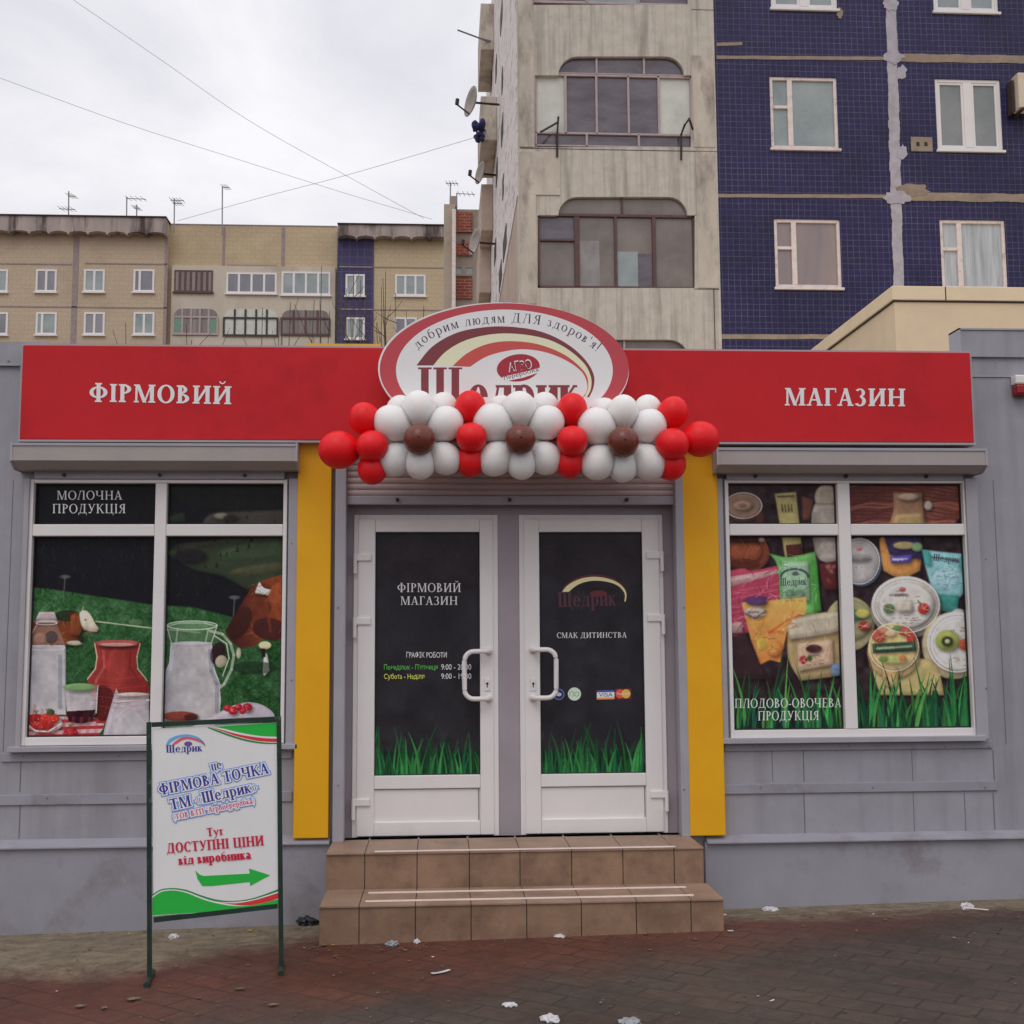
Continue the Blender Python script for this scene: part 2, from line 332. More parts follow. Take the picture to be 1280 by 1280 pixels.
# ------------------------------------------------------------------ lettering: a small serif alphabet made of strokes
def _arc(cx, cy, rx, ry, t, tn, a0, a1, n=14):
    o, i = [], []
    for k in range(n + 1):
        a = math.radians(a0 + (a1 - a0) * k / n)
        o.append((cx + rx * math.cos(a), cy + ry * math.sin(a))); i.append((cx + (rx - t) * math.cos(a), cy + (ry - tn) * math.sin(a)))
    return o + i[::-1]
def glyph(ch, w=.15, t=.055):
    P = []
    low = ch.islower() and ch not in 'бруеаіод'
    if low:
        a, ps = glyph(ch.upper(), w * 1.35, t * 1.35)
        k = .68
        return a * k, [[(x * k, y * k) for x, y in p] for p in ps]
    R = lambda x0, y0, x1, y1: P.append([(x0, y0), (x1, y0), (x1, y1), (x0, y1)])
    D = lambda x0, y0, x1, y1, h: P.append([(x0 - h / 2, y0), (x0 + h / 2, y0), (x1 + h / 2, y1), (x1 - h / 2, y1)])
    A = lambda *a: P.append(_arc(*a))
    def SF(x, y, hw=.14): R(x - hw, y - (0 if y < .5 else t), x + hw, y + (t if y < .5 else 0))
    def ST(x, y0=0, y1=1, ww=w, top=True, bot=True):
        R(x - ww / 2, y0, x + ww / 2, y1)
        if bot: R(x - ww / 2 - .07, y0, x + ww / 2 + .07, y0 + t)
        if top: R(x - ww / 2 - .07, y1 - t, x + ww / 2 + .07, y1)
    def FULL(cx, cy, rx, ry, ww=w, tt=t): A(cx, cy, rx, ry, ww, tt, 0, 180); A(cx, cy, rx, ry, ww, tt, 180, 360)
    a = .8
    if ch == 'А': D(.12, 0, .40, 1, t * 1.1); D(.66, 0, .40, 1, w); R(.2, .29, .6, .29 + t); SF(.12, 0, .12); SF(.66, 0, .15); a = .82
    elif ch == 'Б': ST(.2); R(.2, 1 - t, .62, 1); R(.57, .8, .62, 1); A(.22, .28, .42, .28, w, t, -90, 90); a = .72
    elif ch == 'В': ST(.2); A(.22, .76, .32, .24, w * .9, t, -90, 90); A(.22, .27, .42, .27, w, t, -90, 90); a = .74
    elif ch == 'Г': ST(.2); R(.2, 1 - t, .62, 1); R(.57, .76, .62, 1); a = .66
    elif ch == 'Д': R(.04, 0, .86, t); R(.04, -.2, .09, 0); R(.81, -.2, .86, 0); D(.2, 0, .36, 1, t); R(.58, 0, .58 + w, 1); R(.26, 1 - t, .8, 1); a = .92
    elif ch == 'Е': ST(.2); R(.2, 1 - t, .6, 1); R(.2, .48, .5, .48 + t); R(.2, 0, .62, t); R(.56, .8, .6, 1); R(.58, 0, .62, .22); a = .7
    elif ch == 'З': A(.28, .75, .25, .25, w * .85, t, -90, 150); A(.28, .27, .3, .29, w, t, -150, 90); a = .64
    elif ch in 'ИЙ':
        ST(.2); ST(.74); D(.24, .08, .70, .92, t * 1.6); a = .94
        if ch == 'Й': A(.47, 1.27, .15, .16, .05, .07, 180, 360)
    elif ch in 'Іі':
        if ch == 'І': ST(.2); a = .4
        else: ST(.17, 0, .68, w * .9); A(.17, .86, .08, .08, .079, .079, 0, 180); A(.17, .86, .08, .08, .079, .079, 180, 360); a = .34
    elif ch == 'К': ST(.2); D(.3, .48, .66, 1, t * 1.3); D(.70, 0, .38, .58, w); SF(.66, 1, .1); SF(.71, 0, .13); a = .84
    elif ch == 'Л': D(.13, 0, .36, 1, t * 1.1); ST(.68, top=False); R(.28, 1 - t, .76, 1); SF(.13, 0, .12); a = .88
    elif ch == 'М': ST(.14, ww=t * 1.2); D(.54, 0, .2, 1, w * .95); D(.52, 0, .84, 1, t); ST(.88); a = 1.08
    elif ch == 'Н': ST(.2); ST(.74); R(.2, .47, .74, .47 + t); a = .94
    elif ch == 'О': FULL(.44, .5, .41, .52); a = .88
    elif ch == 'П': ST(.2); ST(.74); R(.2, 1 - t, .74, 1); a = .94
    elif ch == 'Р': ST(.2); A(.22, .73, .4, .27, w, t, -90, 90); a = .7
    elif ch == 'С': A(.44, .5, .41, .52, w, t, 45, 315, 20); R(.67, .62, .72, .95); a = .78
    elif ch == 'Т': ST(.4, top=False); R(.04, 1 - t, .76, 1); R(.04, .76, .09, 1); R(.71, .76, .76, 1); a = .8
    elif ch == 'У': D(.44, .3, .16, 1, w); D(.3, 0, .68, 1, t * 1.2); SF(.16, 1, .13); SF(.68, 1, .1); R(.12, 0, .3, .12); a = .8
    elif ch == 'Ф': ST(.46, -.02, 1.04); FULL(.46, .52, .43, .33); a = .94
    elif ch == 'Ц': ST(.2, bot=False); ST(.7, bot=False); R(.1, 0, .88, t); R(.83, -.22, .88, 0); a = .92
    elif ch == 'Ч': ST(.7); R(.12, .55, .12 + w, 1); A(.43, .58, .31, .2, w * .6, t, 180, 320); SF(.18, 1, .13); a = .9
    elif ch == 'Щ': ST(.2, bot=False); ST(.56, bot=False); ST(.92, bot=False); R(.1, 0, 1.1, t); R(1.05, -.24, 1.1, 0); a = 1.14
    elif ch == 'Ю': ST(.2); FULL(.76, .5, .36, .52); R(.2, .47, .42, .47 + t); a = 1.16
    elif ch == 'Я': ST(.56); A(.54, .72, .4, .28, w, t, 90, 270); D(.12, 0, .4, .48, t * 1.3); SF(.12, 0, .1); a = .76
    elif ch == 'о': FULL(.3, .34, .28, .36, w * .9, t); a = .6
    elif ch == 'е': A(.3, .34, .28, .36, w * .9, t, 0, 180); A(.3, .34, .28, .36, w * .9, t, 180, 325); R(.05, .34, .57, .34 + t); a = .58
    elif ch == 'а': ST(.42, 0, .5, w * .85, top=False); A(.24, .5, .24, .2, w * .8, t, 0, 150); FULL(.22, .18, .19, .2, w * .8, t); a = .56
    elif ch == 'б': FULL(.32, .34, .29, .36, w * .9, t); D(.1, .4, .16, .75, w * .8); A(.42, .75, .34, .26, .06, .07, 80, 180); a = .64
    elif ch == 'р': ST(.15, -.3, .68, w * .9); A(.3, .34, .3, .36, w * .9, t, -120, 120); a = .64
    elif ch == 'у': D(.34, .15, .12, .68, w * .85); D(.2, -.3, .56, .68, t * 1.2); SF(.12, .68, .11); SF(.56, .68, .08); R(.06, -.3, .22, -.2); a = .62
    elif ch == 'д': R(.02, 0, .66, t); R(.02, -.18, .07, 0); R(.61, -.18, .66, 0); D(.16, 0, .28, .68, t); R(.44, 0, .44 + w * .9, .68); R(.2, .68 - t, .62, .68); a = .7
    elif ch == '-': R(.05, .3, .35, .38); a = .4
    elif ch == "'": R(.06, .75, .14, 1.05); a = .2
    elif ch == '!': R(.1, .25, .2, 1.05); R(.1, 0, .2, .12); a = .32
    elif ch in '«»':
        s = 1 if ch == '«' else -1; cx = .25
        for d in (-.1, .1):
            D(cx + d - s * .08, .32, cx + d + s * .08, .58, .06); D(cx + d + s * .08, .06, cx + d - s * .08, .32, .06)
        a = .5
    elif ch in '()':
        A(.25 if ch == '(' else .05, .4, .2, .6, .07, .05, *((110, 250) if ch == '(' else (-70, 70))); a = .3
    elif ch == '"': R(.05, .7, .12, 1); R(.2, .7, .27, 1); a = .34
    elif ch == ' ': a = .36
    return a, P
def text_shape(s, w=.15, t=.055, track=.03, shear=0.0):
    """list of (x_mid, [polys]) in cap-height units, total length"""
    x = 0; G = []
    for ch in s:
        a, ps = glyph(ch, w, t)
        G.append((x + a / 2, [[(px + x + py * shear, py) for px, py in p] for p in ps])); x += a + track
    return G, x - track

def offset(pts, d):
    """outline grown outwards by d"""
    n = len(pts); ar = sum(pts[i][0] * pts[(i + 1) % n][1] - pts[(i + 1) % n][0] * pts[i][1] for i in range(n)); sg = 1 if ar > 0 else -1
    out_ = []
    for i in range(n):
        a, b, c = pts[i - 1], pts[i], pts[(i + 1) % n]
        e1 = (b[0] - a[0], b[1] - a[1]); e2 = (c[0] - b[0], c[1] - b[1]); l1 = math.hypot(*e1) or 1; l2 = math.hypot(*e2) or 1
        n1 = (e1[1] / l1 * sg, -e1[0] / l1 * sg); n2 = (e2[1] / l2 * sg, -e2[0] / l2 * sg)
        m = (n1[0] + n2[0], n1[1] + n2[1]); k = max(.45, (m[0] ** 2 + m[1] ** 2) / 2)
        out_.append((b[0] + m[0] / k * d, b[1] + m[1] / k * d))
    return out_
class Print:
    """flat printing on a surface: fun(px,py)->point on the surface, nrm = outward normal"""
    def __init__(s, fun, nrm, base=.0006):
        s.f, s.n, s.l = fun, nrm, base; s.v, s.fc, s.c, s.g = [], [], [], []; s.cur = s.nt = 0
    def poly(s, pts, col, up=0.0):
        o = len(s.v)
        s.v += [s.f(x, y) + s.n * (s.l + up) for x, y in pts]
        for t in tessellate_polygon([[Vector((x, y, 0)) for x, y in pts]]):
            s.fc.append([o + i for i in t]); s.c.append(col); s.g.append(s.cur)
    def begin(s): s.nt += 1; s.cur = s.nt
    def layer(s, d=.0001): s.l += .0001
    def ell(s, cx, cy, rx, ry, col, rot=0, up=0.0, n=40):
        c, q = math.cos(rot), math.sin(rot)
        s.poly([(cx + rx * math.cos(a) * c - ry * math.sin(a) * q, cy + rx * math.cos(a) * q + ry * math.sin(a) * c) for a in [2 * math.pi * k / n for k in range(n)]], col, up)
    def text(s, st, p0, p1, cap, col, halo=None, halo_w=1.5, halo_in=None, **kw):
        s.begin(); G, L = text_shape(st, **kw)
        dx, dy = p1[0] - p0[0], p1[1] - p0[1]; ln = math.hypot(dx, dy); ux, uy = dx / ln, dy / ln; sx = ln / L
        mp = lambda x, y: (p0[0] + ux * x * sx + uy * y * cap, p0[1] + uy * x * sx - ux * y * cap)
        if halo:
            for wd, cc in ((halo_w, halo), (halo_w * .62, halo_in)):
                for k, (xm, ps) in enumerate(G):
                    for j, p in enumerate(ps):
                        q = offset([mp(x, y) for x, y in p], wd); s.poly(q, cc, j * .00001 + (k % 2) * .00012)
                s.l += .0002
        for xm, ps in G:
            for k, p in enumerate(ps): s.poly([mp(x, y) for x, y in p], col, k * .00003)
        s.l += .00015; s.cur = 0
    def arc_text(s, st, path, cap, col, **kw):
        s.begin(); G, L = text_shape(st, **kw)
        seg = [0]
        for a, b in zip(path, path[1:]): seg.append(seg[-1] + math.hypot(b[0] - a[0], b[1] - a[1]))
        T = seg[-1]
        def pos(d):
            d = min(max(d, 0), T - 1e-6)
            for i in range(len(seg) - 1):
                if d <= seg[i + 1]:
                    k = (d - seg[i]) / (seg[i + 1] - seg[i]); a, b = path[i], path[i + 1]
                    return a[0] + (b[0] - a[0]) * k, a[1] + (b[1] - a[1]) * k
        for xm, ps in G:
            d = xm / L * T; p = pos(d); a = pos(d - 6); b = pos(d + 6); ln = math.hypot(b[0] - a[0], b[1] - a[1]); ux, uy = (b[0] - a[0]) / ln, (b[1] - a[1]) / ln
            for k, q in enumerate(ps):
                s.poly([(p[0] + ux * (x - xm) * T / L + uy * y * cap, p[1] + uy * (x - xm) * T / L - ux * y * cap) for x, y in q], col, k * .00003)
        s.l += .00015; s.cur = 0
    def sans(s, st, p0, p1, cap, col):
        s.begin()
        cu = bpy.data.curves.new('tmp', 'FONT'); cu.body = st.translate(str.maketrans('еоарсіАВЕНОРСТМ', 'eoapciABEHOPCTM')); cu.size = 1
        ob = bpy.data.objects.new('tmp', cu); C.objects.link(ob)
        dg = bpy.context.evaluated_depsgraph_get(); dg.update()
        me = bpy.data.meshes.new_from_object(ob.evaluated_get(dg))
        V = [v.co.copy() for v in me.vertices]; Fs = [list(p.vertices) for p in me.polygons]
        bpy.data.objects.remove(ob); bpy.data.curves.remove(cu); bpy.data.meshes.remove(me)
        x0, x1 = min(v.x for v in V), max(v.x for v in V)
        dx, dy = p1[0] - p0[0], p1[1] - p0[1]; ln = math.hypot(dx, dy); ux, uy = dx / ln, dy / ln; sx = ln / (x1 - x0); sy = cap / .72
        o = len(s.v)
        for v in V:
            X, Yv = (v.x - x0) * sx, v.y * sy
            s.v.append(s.f(p0[0] + ux * X + uy * Yv, p0[1] + uy * X - ux * Yv) + s.n * s.l)
        for f in Fs: s.fc.append([o + i for i in f]); s.c.append(col); s.g.append(s.cur)
        s.layer(); s.cur = 0
    def build(s, name, m, parent):
        for g in sorted(set(s.g)):      # the drawn artwork is one mesh, every line of writing another
            o = s.one('artwork' if g == 0 else name, m, parent, [(f, c) for f, c, h in zip(s.fc, s.c, s.g) if h == g])
        return o
    def one(s, name, m, parent, faces):
        use = sorted({i for f, _ in faces for i in f}); mp_ = {i: k for k, i in enumerate(use)}
        me = bpy.data.meshes.new(name); me.from_pydata([tuple(s.v[i]) for i in use], [], [[mp_[i] for i in f] for f, _ in faces])
        ca = me.color_attributes.new('Col', 'FLOAT_COLOR', 'CORNER')
        buf = np.ones((len(me.loops), 4), np.float32); k = 0
        for f, c in faces: buf[k:k + len(f), :3] = c; k += len(f)
        ca.data.foreach_set('color', buf.ravel()); me.materials.append(m)
        o = bpy.data.objects.new(name, me); C.objects.link(o)
        if parent is not None: o.parent = parent; o.matrix_parent_inverse = mw(parent).inverted()
        return o

# ------------------------------------------------------------------ painter for printed window films (a picture as per-vertex pigment)
def smooth(pts, k=5, closed=True, corner=55):
    """Catmull-Rom smoothing of an outline that keeps its sharp corners"""
    n = len(pts); out_ = []
    def sharp(i):
        if not closed and i in (0, n - 1): return True
        a, b, c = pts[(i - 1) % n], pts[i], pts[(i + 1) % n]
        u = math.atan2(b[1] - a[1], b[0] - a[0]); v = math.atan2(c[1] - b[1], c[0] - b[0]); d = abs((v - u + math.pi) % (2 * math.pi) - math.pi)
        return math.degrees(d) > corner
    sh = [sharp(i) for i in range(n)]
    for i in range(n if closed else n - 1):
        p1, p2 = pts[i], pts[(i + 1) % n]
        p0 = p1 if sh[i] else pts[(i - 1) % n]; p3 = p2 if sh[(i + 1) % n] else pts[(i + 2) % n]
        for j in range(k):
            u = j / k
            out_.append(tuple(.5 * (2 * p1[d] + (p2[d] - p0[d]) * u + (2 * p0[d] - 5 * p1[d] + 4 * p2[d] - p3[d]) * u * u + (3 * p1[d] - p0[d] - 3 * p2[d] + p3[d]) * u ** 3) for d in (0, 1)))
    if not closed: out_.append(pts[-1])
    return out_
class Canvas:
    def __init__(s, x0, y0, x1, y1, k=1.3, bg=(20, 20, 24)):
        s.x0, s.y0, s.k = x0, y0, k
        s.w, s.h = int((x1 - x0) * k) + 1, int((y1 - y0) * k) + 1
        s.a = np.zeros((s.h, s.w, 3)) + np.array(bg, float)
        s.X, s.Y = np.meshgrid(x0 + np.arange(s.w) / k, y0 + np.arange(s.h) / k)
    def mask_poly(s, pts):
        full = np.zeros((s.h, s.w)); n = len(pts)
        xs = [p[0] for p in pts]; ys = [p[1] for p in pts]
        i0, i1 = max(0, int((min(xs) - s.x0) * s.k) - 1), min(s.w, int((max(xs) - s.x0) * s.k) + 2)
        j0, j1 = max(0, int((min(ys) - s.y0) * s.k) - 1), min(s.h, int((max(ys) - s.y0) * s.k) + 2)
        if i1 <= i0 or j1 <= j0: return full
        X, Y = s.X[j0:j1, i0:i1], s.Y[j0:j1, i0:i1]; acc = 0
        for ox, oy in ((-.25, -.25), (.25, -.25), (-.25, .25), (.25, .25)):
            acc = acc + s._inside(pts, X + ox / s.k, Y + oy / s.k)
        full[j0:j1, i0:i1] = acc / 4
        return full
    @staticmethod
    def _inside(pts, X, Y):
        m = np.zeros(X.shape, bool); n = len(pts)
        for i in range(n):
            (xa, ya), (xb, yb) = pts[i], pts[(i + 1) % n]
            if ya == yb: continue
            c = (ya > Y) != (yb > Y)
            m ^= c & (X < (xb - xa) * (Y - ya) / (yb - ya) + xa)
        return m.astype(float)
    def mask_ell(s, cx, cy, rx, ry, rot=0):
        c, q = math.cos(rot), math.sin(rot); dx, dy = s.X - cx, s.Y - cy
        d = np.sqrt(((dx * c + dy * q) / rx) ** 2 + ((-dx * q + dy * c) / ry) ** 2)
        return np.clip((1 - d) * min(rx, ry) + .5, 0, 1)
    def put(s, m, col, op=1.0):
        ys, xs = np.nonzero(m)
        if not len(ys): return
        q = np.s_[ys.min():ys.max() + 1, xs.min():xs.max() + 1]
        if np.ndim(col) == 1 or isinstance(col, (tuple, list)):
            mm = (m[q] * op)[..., None]; s.a[q] = s.a[q] * (1 - mm) + np.array(col, float) * mm; return
        m = (m * op)[..., None]
        col = np.array(col, float)
        s.a = s.a * (1 - m) + col * m
    def vol(s, m, col, op=1.0):
        ys, xs = np.nonzero(m > .02)
        if not len(ys): return
        y0, y1, x0, x1 = max(0, ys.min() - 1), ys.max() + 2, max(0, xs.min() - 1), xs.max() + 2
        mm = m[y0:y1, x0:x1]; sz = min(mm.shape); r = int(max(2, min(9, sz * .22)))
        b = s.box(np.pad(mm, r), r)[r:-r, r:-r]
        gy, gx = np.gradient(b)
        lum = .74 + .26 * np.clip(b * 1.15, 0, 1) + np.clip((gx * .7 + gy) * r * .22, -.12, .16)
        lum *= 1 + .03 * s.smooth_noise(mm.shape, 14) + .025 * s.smooth_noise(mm.shape, 4)
        if op == 1 and mm.sum() > 260:      # printed soft shadow round the bigger items of the still life
            sh = s.box(np.roll(m, (4, 3), (0, 1)), 5); s.a *= (1 - .5 * sh)[..., None]
        a = (mm * op)[..., None]
        cc = np.clip(np.array(col, float)[None, None] * lum[..., None], 0, 255)
        s.a[y0:y1, x0:x1] = s.a[y0:y1, x0:x1] * (1 - a) + cc * a
    @staticmethod
    def box(b, r):
        b = np.pad(b, r, 'edge')
        for ax in (0, 1):
            c = np.insert(np.cumsum(b, ax), 0, 0, ax); n = 2 * r + 1
            b = (np.take(c, range(n, c.shape[ax]), ax) - np.take(c, range(0, c.shape[ax] - n), ax)) / n
        return b
    @staticmethod
    def smooth_noise(shape, cell):
        h, w = shape; g = RNG.normal(0, .6, (h // cell + 3, w // cell + 3))
        yy, xx = np.arange(h) / cell, np.arange(w) / cell; iy, ix = yy.astype(int), xx.astype(int); fy, fx = (yy - iy)[:, None], (xx - ix)[None]
        fy = fy * fy * (3 - 2 * fy); fx = fx * fx * (3 - 2 * fx)
        return (g[iy][:, ix] * (1 - fx) + g[iy][:, ix + 1] * fx) * (1 - fy) + (g[iy + 1][:, ix] * (1 - fx) + g[iy + 1][:, ix + 1] * fx) * fy
    def poly(s, pts, col, op=1.0): s.vol(s.mask_poly(smooth(pts, 4) if 5 <= len(pts) < 13 else pts), col, op)
    def ell(s, cx, cy, rx, ry, col, rot=0, op=1.0): s.vol(s.mask_ell(cx, cy, rx, ry, rot), col, op)
    def finish(s, bright=1.0):
        s.a = np.clip(s.a * (bright * (1 + .05 * s.smooth_noise((s.h, s.w), 26) + .05 * s.smooth_noise((s.h, s.w), 9)))[..., None], 0, 255)
    def shade(s, m, axis, lo, hi, c0, c1, op=1.0):
        t = np.clip(((s.X if axis == 'x' else s.Y) - lo) / (hi - lo), 0, 1)[..., None]
        s.put(m, np.array(c0, float) * (1 - t) + np.array(c1, float) * t, op)
    def line(s, pts, w, col, op=1.0):
        for (xa, ya), (xb, yb) in zip(pts, pts[1:]):
            L2 = max(1e-6, (xb - xa) ** 2 + (yb - ya) ** 2)
            i0, i1 = max(0, int((min(xa, xb) - w - 1 - s.x0) * s.k)), min(s.w, int((max(xa, xb) + w + 1 - s.x0) * s.k) + 2)
            j0, j1 = max(0, int((min(ya, yb) - w - 1 - s.y0) * s.k)), min(s.h, int((max(ya, yb) + w + 1 - s.y0) * s.k) + 2)
            if i1 <= i0 or j1 <= j0: continue
            X, Y = s.X[j0:j1, i0:i1], s.Y[j0:j1, i0:i1]
            t = np.clip(((X - xa) * (xb - xa) + (Y - ya) * (yb - ya)) / L2, 0, 1)
            d = np.hypot(X - xa - t * (xb - xa), Y - ya - t * (yb - ya))
            m = (np.clip((w / 2 - d) * s.k + .5, 0, 1) * op)[..., None]
            s.a[j0:j1, i0:i1] = s.a[j0:j1, i0:i1] * (1 - m) + np.array(col, float) * m
    def ring(s, cx, cy, rx, ry, w, col, op=1.0, rot=0):
        P_ = [(cx + rx * math.cos(a) * math.cos(rot) - ry * math.sin(a) * math.sin(rot), cy + rx * math.cos(a) * math.sin(rot) + ry * math.sin(a) * math.cos(rot)) for a in np.linspace(0, 2 * math.pi, 40)]
        s.line(P_, w, col, op)
    def crinkle(s, pts, n, lo, hi, op=.35, ln=12):
        m = s.mask_poly(pts); xs = [p[0] for p in pts]; ys = [p[1] for p in pts]; keep = s.a.copy()
        for k in range(n):
            x, y = random.uniform(min(xs), max(xs)), random.uniform(min(ys), max(ys)); a = random.uniform(0, 6.3); l = random.uniform(.3, 1) * ln; b = a + random.uniform(-.5, .5)
            s.line([(x, y), (x + l * math.cos(a), y + l * math.sin(a)), (x + l * (math.cos(a) + math.cos(b)), y + l * (math.sin(a) + math.sin(b)))], random.uniform(.7, 1.8), random.choice((lo, hi)), op)
        s.a = keep * (1 - m[..., None]) + s.a * m[..., None]
    def words(s, cx, cy, w, n, col, op=.7, tilt=0.0, h=1.3):
        x = cx - w / 2
        for k in range(n):
            l = w / n * random.uniform(.5, .9); y = cy + (x - cx) * tilt
            for q in range(int(l / 1.6)): s.line([(x + q * 1.6, y - random.uniform(.2, h)), (x + q * 1.6 + .2, y + random.uniform(.2, h))], .8, col, op)
            x += w / n
    def noise(s, m, amt, cell=2):
        n = s.smooth_noise((s.h, s.w), cell) * amt * 1.4 if cell > 2 else np.kron(RNG.normal(0, amt, (s.h // cell + 2, s.w // cell + 2)), np.ones((cell, cell)))[:s.h, :s.w]
        s.a = np.clip(s.a + (n * m)[..., None], 0, 255)
    def blur(s, it=1):
        for _ in range(it):
            p = np.pad(s.a, ((1, 1), (1, 1), (0, 0)), 'edge')
            s.a = (p[:-2, 1:-1] + p[2:, 1:-1] + p[1:-1, :-2] + p[1:-1, 2:] + 2 * s.a) / 6
    def grass(s, xa, xb, ybase, hmin, hmax, n, greens, wmax=5):
        for i in range(n):
            x = random.uniform(xa, xb); h = random.uniform(hmin, hmax) * (1 if random.random() < .75 else 1.25); ln = random.uniform(-.5, .5) * h * .55; w = random.uniform(.45, 1) * wmax
            c = random.choice(greens); f = .55 + .6 * i / n
            c = [min(255, v * f) for v in c]
            b = ybase + random.uniform(0, 10)
            L, R = [], []
            for k in range(7):
                t = k / 6; xx = x + ln * t * t; yy = b - h * t; ww = w * (1 - t ** 1.5) / 2 + .25
                L.append((xx - ww, yy)); R.append((xx + ww, yy))
            s.put(s.mask_poly(L + R[::-1]), c)
            s.line([(x, b), (x + ln * .3, b - h * .55)], .8, [v * 1.35 for v in c], .5)
    def film(s, name, rect, fun, m, parent, k=.50):
        """the part of the picture inside rect (photo pixels) as a sheet"""
        i0, i1 = int((rect[0] - s.x0) * s.k), int((rect[2] - s.x0) * s.k) + 1
        j0, j1 = int((rect[1] - s.y0) * s.k), int((rect[3] - s.y0) * s.k) + 1
        i0, j0, i1, j1 = max(0, i0), max(0, j0), min(s.w - 1, i1), min(s.h - 1, j1)
        nx, ny = i1 - i0 + 1, j1 - j0 + 1
        A, B, Cc, D = [np.array(fun(x, y)) for x, y in ((s.x0 + i0 / s.k, s.y0 + j0 / s.k), (s.x0 + i1 / s.k, s.y0 + j0 / s.k), (s.x0 + i0 / s.k, s.y0 + j1 / s.k), (s.x0 + i1 / s.k, s.y0 + j1 / s.k))]
        u = np.linspace(0, 1, nx)[None, :, None]; v = np.linspace(0, 1, ny)[:, None, None]
        co = (A * (1 - u) + B * u) * (1 - v) + (Cc * (1 - u) + D * u) * v
        idx = np.arange(nx * ny).reshape(ny, nx)
        q = np.stack([idx[:-1, :-1], idx[1:, :-1], idx[1:, 1:], idx[:-1, 1:]], -1).reshape(-1, 4)
        me = bpy.data.meshes.new(name)
        me.vertices.add(nx * ny); me.vertices.foreach_set('co', co.astype(np.float32).ravel())
        me.loops.add(q.size); me.loops.foreach_set('vertex_index', q.astype(np.int32).ravel())
        me.polygons.add(len(q)); me.polygons.foreach_set('loop_start', np.arange(0, q.size, 4, dtype=np.int32)); me.polygons.foreach_set('loop_total', np.full(len(q), 4, np.int32))
        me.update(); me.validate()
        c = s.a[j0:j1 + 1, i0:i1 + 1] / 255.0
        l = np.where(c <= .04045, c / 12.92, ((c + .055) / 1.055) ** 2.4) / k
        buf = np.ones((nx * ny, 4), np.float32); buf[:, :3] = np.clip(l, .003, .88).reshape(-1, 3)
        ca = me.color_attributes.new('Col', 'FLOAT_COLOR', 'POINT'); ca.data.foreach_set('color', buf.ravel())
        me.materials.append(m)
        o = bpy.data.objects.new(name, me); C.objects.link(o)
        o.parent = parent; o.matrix_parent_inverse = mw(parent).inverted()
        return o

# ------------------------------------------------------------------ shared materials
M = {}
M['clad'] = rib_mat('grey_cladding', alb(108, 106.5, 112), pitch=.075, depth=.12, rough=.45, spec=.35, var=.08, streak=alb(86, 84, 88), streak_amt=.5)
M['plinth'] = mat('plinth_sheet', alb(105, 104, 111), rough=.42, var=.09, scale=2.2, bump=.05, bscale=3, dirt=alb(78, 72, 70), dscale=2.6, dlo=.52, dhi=.82)
M['trim'] = mat('grey_trim', alb(113, 111, 116), rough=.45, var=.06, scale=5)
M['upvc'] = mat('white_upvc', (.84, .80, .79), rough=.32, spec=.5, var=.03, scale=3, dirt=(.70, .66, .64), dscale=2.5, dlo=.6, dhi=.9)
M['gasket'] = mat('dark_gasket', (.02, .02, .022), rough=.6)
M['shutter'] = mat('grey_shutter', alb(112, 106, 104), rough=.42, var=.06, scale=4, bump=.03, bscale=6)
M['slat'] = mat('mauve_slat', alb(134, 122, 121), rough=.45, var=.08, scale=6)
M['yellow'] = mat('yellow_panel', alb(176, 119, 17), rough=.5, spec=.25, var=.05, scale=3, bump=.04, bscale=4, dirt=alb(164, 107, 20), dscale=1.4, dlo=.5, dhi=.85)
M['red'] = mat('red_vinyl', alb(138, 18, 24), rough=.46, spec=.25, var=.07, scale=1.3, bump=.12, bscale=1.6, dirt=alb(114, 13, 17), dscale=1.1, dlo=.5, dhi=.7)
M['letter'] = mat('cream_lettering', alb(196, 178, 172), rough=.5, var=.04)
M['sand_wall'] = mat('beige_render', alb(170, 152, 126, .5), rough=.8, var=.05, scale=3, bump=.08, bscale=60)
M['coping'] = mat('beige_coping', alb(176, 158, 130, .5), rough=.7, var=.06, scale=3, dirt=alb(140, 122, 100, .5), dscale=2.5, dlo=.6, dhi=.85)
M['film'] = print_mat('printed_film', .3, .16)
M['print'] = print_mat('printed_sheet', .4, .3)
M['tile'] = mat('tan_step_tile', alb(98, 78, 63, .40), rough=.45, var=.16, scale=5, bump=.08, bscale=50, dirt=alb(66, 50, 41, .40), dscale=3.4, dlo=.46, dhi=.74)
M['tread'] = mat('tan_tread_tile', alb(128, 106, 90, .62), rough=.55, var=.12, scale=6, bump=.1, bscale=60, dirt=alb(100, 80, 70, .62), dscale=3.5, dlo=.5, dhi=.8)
M['grout'] = mat('dark_grout', (.06, .05, .045), rough=.9)
M['nosing'] = mat('pale_nosing', alb(190, 172, 165, .62), rough=.5, var=.1, scale=10)
M['black'] = mat('black_paint', (.02, .022, .022), rough=.4, var=.2)
M['sign_green'] = mat('dark_green_paint', (.018, .04, .03), rough=.4, var=.25, scale=12, dirt=(.12, .17, .13), dscale=9, dlo=.62, dhi=.7)
M['joint'] = mat('dark_joint', alb(74, 70, 74), rough=.7)
M['metal'] = mat('dull_metal', (.25, .25, .26), rough=.45, metal=.6, var=.15)
M['rust'] = mat('rusty_dark_metal', (.05, .035, .03), rough=.7, var=.3, scale=20)

# ------------------------------------------------------------------ ground
g_pave = brick_mat('paving', (.100, .068, .054), (.078, .062, .053), (.050, .040, .034), .25, .15, .007, rough=.62, spec=.3, axes='XY', rot=math.radians(38), bump=.5, blot=(.62, .62, .60), blot_scale=1.1, blot_lo=.42, blot_hi=.66)
